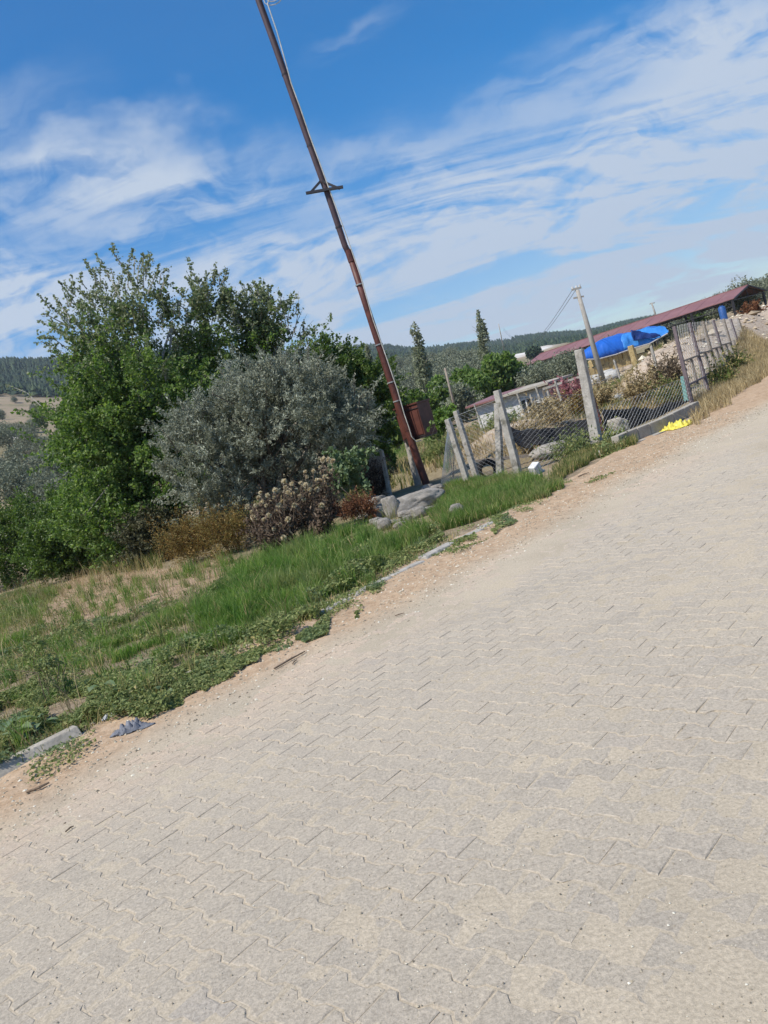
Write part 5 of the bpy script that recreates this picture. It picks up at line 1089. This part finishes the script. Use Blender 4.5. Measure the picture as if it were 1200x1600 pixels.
sheet('tarpaulin_gap_shade', [tl([(988, 532), (1002, 530), (1018, 528), (1032, 525)], Yt-.42), tl([(986, 524), (1000, 524), (1014, 523), (1028, 521)], Yt-.38), tl([(985, 517), (998, 518), (1010, 520), (1022, 519)], Yt-.32)], M_tarpshade, 'navy sheet painted as the shaded gap and fold between the two tarpaulin sheets', 'tarpaulin', 12, 24, .12, .02)  # dark sheet added where the gap between the tarpaulins lies in shade
tag(MB().tube(line([(911, 562), (935, 561), (962, 554), (990, 544), (1015, 537), (1043, 521)], Yt-.35), .035, 6, False).build('rope', M_sack), 'pale rope along the lower edge of the blue tarpaulin', 'rope')
k = 0
baleP = [(925, 580, 'straw bale at the left end of the lower row'), (948, 574, 'straw bale beneath the utility pole, lower row'), (968, 569, 'straw bale in the middle of the lower row'), (988, 562, 'straw bale next to the timber stump'), (1008, 556, 'straw bale in the shade under the light tarpaulin'), (1030, 545, 'straw bale at the right end of the stack'),
         (940, 564, 'upper row straw bale at the left, under the tarpaulin edge'), (962, 560, 'upper row straw bale in the middle'), (984, 552, 'upper row straw bale at the right, under the tarpaulin edge')]
for x, y, lab in baleP:
    p = at(x, y, Yt+.25); T2 = thing('straw_bale', lab, 'bale', (p.x, p.y, p.z-.3), .05, 'straw bales under the blue tarpaulin')
    o = MB().box((-.42, 0, 0), (.42, 1.1, .52)).build('bale_body', M_bale, T2); bevel(o, .07, 2)
    MB().box((-.16, -.012, -.01), (-.14, 1.11, .53)).build('twine', M_twig, T2); MB().box((.14, -.012, -.01), (.16, 1.11, .53)).build('twine', M_twig, T2)
for i, (x, y, lab) in enumerate([(928, 588, 'white sack leaning left of the utility pole foot'), (950, 580, 'white sack right of the utility pole foot'), (940, 586, 'white sack in the middle of the row'), (958, 577, 'white sack nearest the inner post'), (968, 596, 'pale bluish crumpled sack lying on the dry grass')]):
    rock(x, y+8, 26 if i < 4 else 20, 20 if i < 4 else 16, lab, i, Y=44-i*.3 if i < 4 else 25, name='sack', cat='sack', mat=M_sack if i < 4 else M_cloth)

# ------------------------------------------------------------------ poles and wires in the distance
def fpole(base_px, top_px, Y, rb, rt, lab, arms, mat=M_pole, group=None):
    p = at(*base_px, Y); q = at(*top_px, Y); T2 = thing('power_pole', lab, 'pole', (p.x, p.y, min(p.z, gz(p.x, p.y)))); lo = Vector((0, 0, -.3))
    b0_ = Vector((p.x, p.y, p.z))-T2.location; q = q-T2.location; dd = (b0_-q).normalized(); MB().tube([b0_+dd*1.2, b0_.lerp(q, .5), q], [rb, (rb+rt)/2, rt], 10).build('pole', mat, T2, True)
    for (ax0, ay0, ax1, ay1, w_) in arms: MB().beam(at(ax0, ay0, Y)-T2.location, at(ax1, ay1, Y)-T2.location, w_, w_).build('crossarm', mat, T2)
    return T2
PP = fpole((938, 580), (902, 453), 42, .16, .10, 'leaning concrete power pole in front of the blue tarpaulin', [(893, 453, 908, 449, .10), (896, 466, 912, 463, .08)])
ins = MB()
for x in (895, 901, 906): ins.tube([at(x, 452-(x-895)*.3, 42)-PP.location, at(x-.8, 448-(x-895)*.3, 42)-PP.location], .05, 6)
ins.build('insulators', M_white, PP)
fpole((1027, 500), (1018, 473), 110, .14, .10, 'small distant power pole rising behind the red roof', [(1015, 475, 1023, 473, .12)])
fpole((712, 643), (695, 575), 48, .085, .06, 'slim bare pole among the olive trees', [(693, 578, 698, 577, .05)], M_wood)
fpole((786, 540), (779, 506), 150, .12, .08, 'thin distant pole right of the second poplar', [])
pw = MB(); tp = at(895, 452, 42)
for k in range(2):
    a = at(895+6*k, 452-k, 42); b_ = at(786, 512+k*3, 150); n = 14; pw.tube([a.lerp(b_, i/n)-Vector((0, 0, 3.0*math.sin(math.pi*i/n))) for i in range(n+1)], .012, 4, False)
tag(pw.build('power_lines', M_darksteel), 'thin power lines running from the leaning pole into the distance', 'power lines')

# ------------------------------------------------------------------ middle-distance trees
def farcrown(seed, n, spread, leaf, shape):
    rg = np.random.default_rng(seed); C = []; A_ = []
    for (cx, cy, cz, rx, ry, rz) in shape:
        k = int(n*(rx*ry*rz)**(2/3.)/sum((s[3]*s[4]*s[5])**(2/3.) for s in shape)); d = unit(rg.normal(0, 1, (k, 3))); r = rg.random(k)**.3
        c = np.array([cx, cy, cz])+d*np.array([rx, ry, rz])*r[:, None]*(1+.25*vn(d[:, 0]*3+seed, d[:, 1]*3, d[:, 2]*3))[:, None]
        C.append(c); A_.append(unit(d*.6+rg.normal(0, .7, d.shape)))
    C = np.concatenate(C); A_ = np.concatenate(A_); ls = .5+rg.random(len(C)); return leaf_mesh('crown', C, A_, leaf[0]*ls, leaf[1]*ls, rg)
def trunkmesh(h, r): return MB().tube([(0, 0, -.4), (.05, 0, h*.5), (0, .05, h)], [r, r*.8, r*.4], 7).mesh('trunk', True)
olv = []
for i in range(5):
    rg = np.random.default_rng(200+i); shp = [(rg.normal()*.5, rg.normal()*.5, 2.2+rg.normal()*.3, 1.2+.4*rg.random(), 1.2+.4*rg.random(), 1.0+.3*rg.random()) for _ in range(6)]+[(0, 0, 1.7, 1.9, 1.9, 1.1)]
    olv.append(farcrown(i, 2600, 1, (.26, .11), shp))
otr = trunkmesh(2.0, .16); otr.materials.append(M_bark)
for m_ in olv: m_.materials.append(M_olivefar)
def oliv(x, y, s, lab, grp, i):
    T2 = thing('olive_tree', lab, 'tree', (x, y, gz(x, y)-.2), i*1.7, grp); T2.scale = (s*(.9+.2*random.random()), s*(.9+.2*random.random()), s)
    link('crown', olv[i % 5], None, T2); link('trunk', otr, None, T2)
rg = np.random.default_rng(77); cnt = 0; placed = []
def far_olives(n, xr, dr, lab, grp, smin=.85, smax=1.25, mind=3.6):
    global cnt
    tries = 0; k = 0
    while k < n and tries < n*40:
        tries += 1; xx = rg.uniform(*xr); dd = rg.uniform(*dr); a = math.atan2(xx, FPX); x, y = dd*math.sin(a), dd*math.cos(a)
        if any((x-px_)**2+(y-py_)**2 < mind**2 for px_, py_ in placed): continue
        placed.append((x, y)); oliv(x, y, rg.uniform(smin, smax), lab, grp, cnt); cnt += 1; k += 1
far_olives(120, (-70, 210), (110, 290), 'grey green olive tree on the slope behind the rusty pole', 'olive trees on the middle slope', 1.25, 1.75, 5.0)
far_olives(30, (210, 420), (105, 240), 'grey green olive tree on the slope between poplar and red roof', 'olive trees left of the red roof', .8, 1.1)
far_olives(46, (-800, -420), (75, 165), 'dusky olive tree in the grove at the left edge', 'olive trees at the left edge', .9, 1.35)
far_olives(34, (-800, -440), (175, 400), 'low dark scrub tree on the dry field below the left ridge', 'scrub on the dry field', .6, 1.1, 8.0)
far_olives(30, (470, 760), (95, 190), 'olive tree on the low hill behind the end of the red roof', 'olive trees behind the red roof end', .8, 1.1)
far_olives(14, (60, 160), (62, 100), 'grey olive bush near the slim bare pole', 'olive bushes near the slim pole', .7, 1.0)
far_olives(22, (265, 420), (66, 80), 'rounded olive bush in front of the far end of the red-roofed shed', 'olive bushes before the open shed', .75, .95, 2.6)
# green trees
def midtree(px, py_base, Y, hw, top, lab, mat, seed, name='leafy_tree', n=5200, leaf=(.34, .22), grp=None):
    p = at(px, py_base, Y); z = gz(p.x, p.y); ht = at(px, top, Y).z-z; w_ = hw*Y/FPX; rg = np.random.default_rng(seed)
    T2 = thing(name, lab, 'tree', (p.x, p.y, z), 0, grp); shp = [(rg.normal()*w_*.4, rg.normal()*w_*.4, ht*(.35+.45*rg.random()), w_*.5, w_*.5, ht*.22) for _ in range(8)]+[(0, 0, ht*.5, w_*.75, w_*.7, ht*.40)]
    link('crown', farcrown(seed, n, 1, leaf, shp), mat, T2); link('trunk', trunkmesh(ht*.5, .12), M_bark, T2)
midtree(740, 615, 66, 34, 560, 'mid green tree at the left of the green clump before the slope', M_poplar, 301)
midtree(778, 606, 68, 36, 550, 'tallest mid green tree in the clump before the slope', M_poplar, 302)
midtree(808, 598, 70, 28, 556, 'mid green tree at the right of the clump, nearest the red roof', M_poplar, 303)
midtree(722, 632, 58, 24, 596, 'grey green bush beside the low white shed', M_olivefar, 304)
midtree(655, 655, 55, 30, 600, 'dark green tree under the left poplar', M_hedge, 305)
midtree(695, 640, 60, 26, 602, 'dark green bush right of the left poplar', M_hedge, 306)
midtree(610, 660, 40, 24, 610, 'dark green bush behind the rusty pole', M_hedge, 307)
midtree(675, 680, 34, 20, 650, 'yellowish green bush behind the cabinet', M_poplar, 308, n=2600, leaf=(.18, .12))
midtree(545, 590, 60, 20, 540, 'green tree behind the bare twigs', M_poplar, 309)
midtree(1085, 500, 118, 22, 478, 'green tree seen under the red roof, left one', M_hedge, 310); midtree(1118, 492, 120, 20, 468, 'green tree seen under the red roof, right one', M_hedge, 311)
midtree(1168, 480, 130, 22, 452, 'bright green tree on the low hill at the right edge', M_poplar, 312); midtree(850, 590, 95, 12, 560, 'dark bush at the far corner of the red roof', M_hedge, 313, n=1800)
midtree(838, 562, 300, 16, 538, 'lone dark tree by the pale cuttings', M_pine, 314, n=1500, leaf=(1.0, .7)); midtree(60, 640, 190, 10, 630, 'small tree on the dry field at the left', M_hedge, 315, n=900, leaf=(.5, .4))
# poplars
M_poplarfar = leafmat('pale poplar leaves', [(0, (.13, .155, .10)), (.6, (.22, .25, .17)), (1, (.34, .36, .28))], .35, .5, .3, None, 1.1)
def poplar(px, pb, tx, ty, Y, hw, lab, seed, extra=None):
    p = at(px, pb, Y); z = gz(p.x, p.y); q = at(tx, ty, Y); ht = q.z-z; rg = np.random.default_rng(seed); T2 = thing('poplar', lab, 'tree', (p.x, p.y, z)); w_ = hw*Y/FPX
    shp = []; ox = q.x-p.x
    for k in range(9): f = .14+.82*k/8; ww = w_*math.sin(math.pi*min(1, f*.80+.12))**.7*(.6+.6*rg.random()); shp.append((ox*f+rg.normal()*w_*.15, rg.normal()*w_*.1, ht*f, max(.25, ww*.72), ww*.72+.2, ht*.10))
    if extra: shp += [(e[0]*Y/FPX, 0, ht*e[1], e[2]*Y/FPX, .8, ht*e[3]) for e in extra]
    link('crown', farcrown(seed, 2500, 1, (.34, .17), shp), M_poplarfar, T2); mb = MB(); mb.tube([(0, 0, -.5), (ox*.5, 0, ht*.5), (ox, 0, ht*.97)], [.18, .12, .03], 7)
    for k in range(22): f = .15+.75*rg.random(); a = Vector((ox*f, 0, ht*f)); mb.tube([a, a+Vector((rg.normal()*w_*.5, rg.normal()*w_*.5, ht*.10))], [.04, .015], 4, False)
    mb.build('trunk', M_palebark, T2)
poplar(672, 660, 648, 514, 72, 18, 'ragged upright poplar right of the rusty pole', 321, [(14, .72, 9, .12), (16, .6, 10, .14)])
poplar(765, 600, 747, 491, 95, 13, 'slender upright poplar left of the red roof', 322)
Yb = 60; p = at(576, 600, Yb)
poplar(585, 600, 574, 546, 80, 6, 'thin grey nearly bare poplar left of the rusty pole', 323)

# ridge forest
rg = np.random.default_rng(400)
def forest(n, ar, dr, hgt, label, seed, test=None):
    rg = np.random.default_rng(seed); a = rg.uniform(ar[0], ar[1], n); d_ = np.sqrt(rg.uniform(dr[0]**2, dr[1]**2, n)); x = d_*np.sin(a); y = d_*np.cos(a)
    k = fbm(x/70., y/70., 3., 3) > -.38; x, y = x[k], y[k]; n = len(x); z = terrain(x, y); K = 7; h = hgt*(.55+.7*rg.random(n)); r = h*(.26+.14*rg.random(n))
    V = np.empty((n, 2*K+2, 3)); an = np.arange(K)*2*math.pi/K
    for lvl, (zf, rf_) in enumerate(((.18, 1.0), (.52, .66))):
        rad_ = r[:, None]*rf_*(.7+.55*rg.random((n, K))); V[:, lvl*K:(lvl+1)*K, 0] = x[:, None]+np.cos(an+lvl*.4)*rad_; V[:, lvl*K:(lvl+1)*K, 1] = y[:, None]+np.sin(an+lvl*.4)*rad_; V[:, lvl*K:(lvl+1)*K, 2] = (z+h*zf)[:, None]+rg.normal(0, .05, (n, K))*h[:, None]
    V[:, 2*K] = np.stack([x, y, z+h*.72], -1); V[:, 2*K+1] = np.stack([x, y, z+h], -1)
    i = np.arange(K); j = (i+1) % K; F = np.concatenate([np.stack([i, j, np.full(K, 2*K)], -1), np.stack([K+i, K+j, np.full(K, 2*K+1)], -1)]); off = (np.arange(n)*(2*K+2))[:, None, None]
    q = np.stack([i, i, j, j], -1)
    return tag(link('woodland', npmesh('woodland', V.reshape(-1, 3), [(F[None]+off).reshape(-1, 3)], np.repeat(rg.random(n), 2*K+2)), M_pine), label, kind='stuff')
forest(15000, (-.62, -.03), (440, 960), 6.0, 'dark pine wood covering the left ridge', 401)
forest(14000, (-.12, .40), (560, 1480), 5.5, 'dark wood on the far ridge behind the rusty pole', 402)
forest(2200, (.2, .62), (900, 1480), 4.5, 'dark wood on the low far ridge behind the red roof', 403)

# ------------------------------------------------------------------ air
hb = MB().box((-2300, -2300, -6), (2300, 2300, 300)).build('haze', None); m = bpy.data.materials.new('air'); m.use_nodes = True; t = m.node_tree; t.nodes.clear()
o = t.nodes.new('ShaderNodeOutputMaterial'); pv = t.nodes.new('ShaderNodeVolumePrincipled'); pv.inputs['Color'].default_value = (.80, .88, 1, 1); pv.inputs['Density'].default_value = .00020; pv.inputs['Anisotropy'].default_value = .2; t.links.new(pv.outputs[0], o.inputs['Volume'])
hb.data.materials.append(m); tag(hb, 'thin bluish air over the valley', kind='stuff')
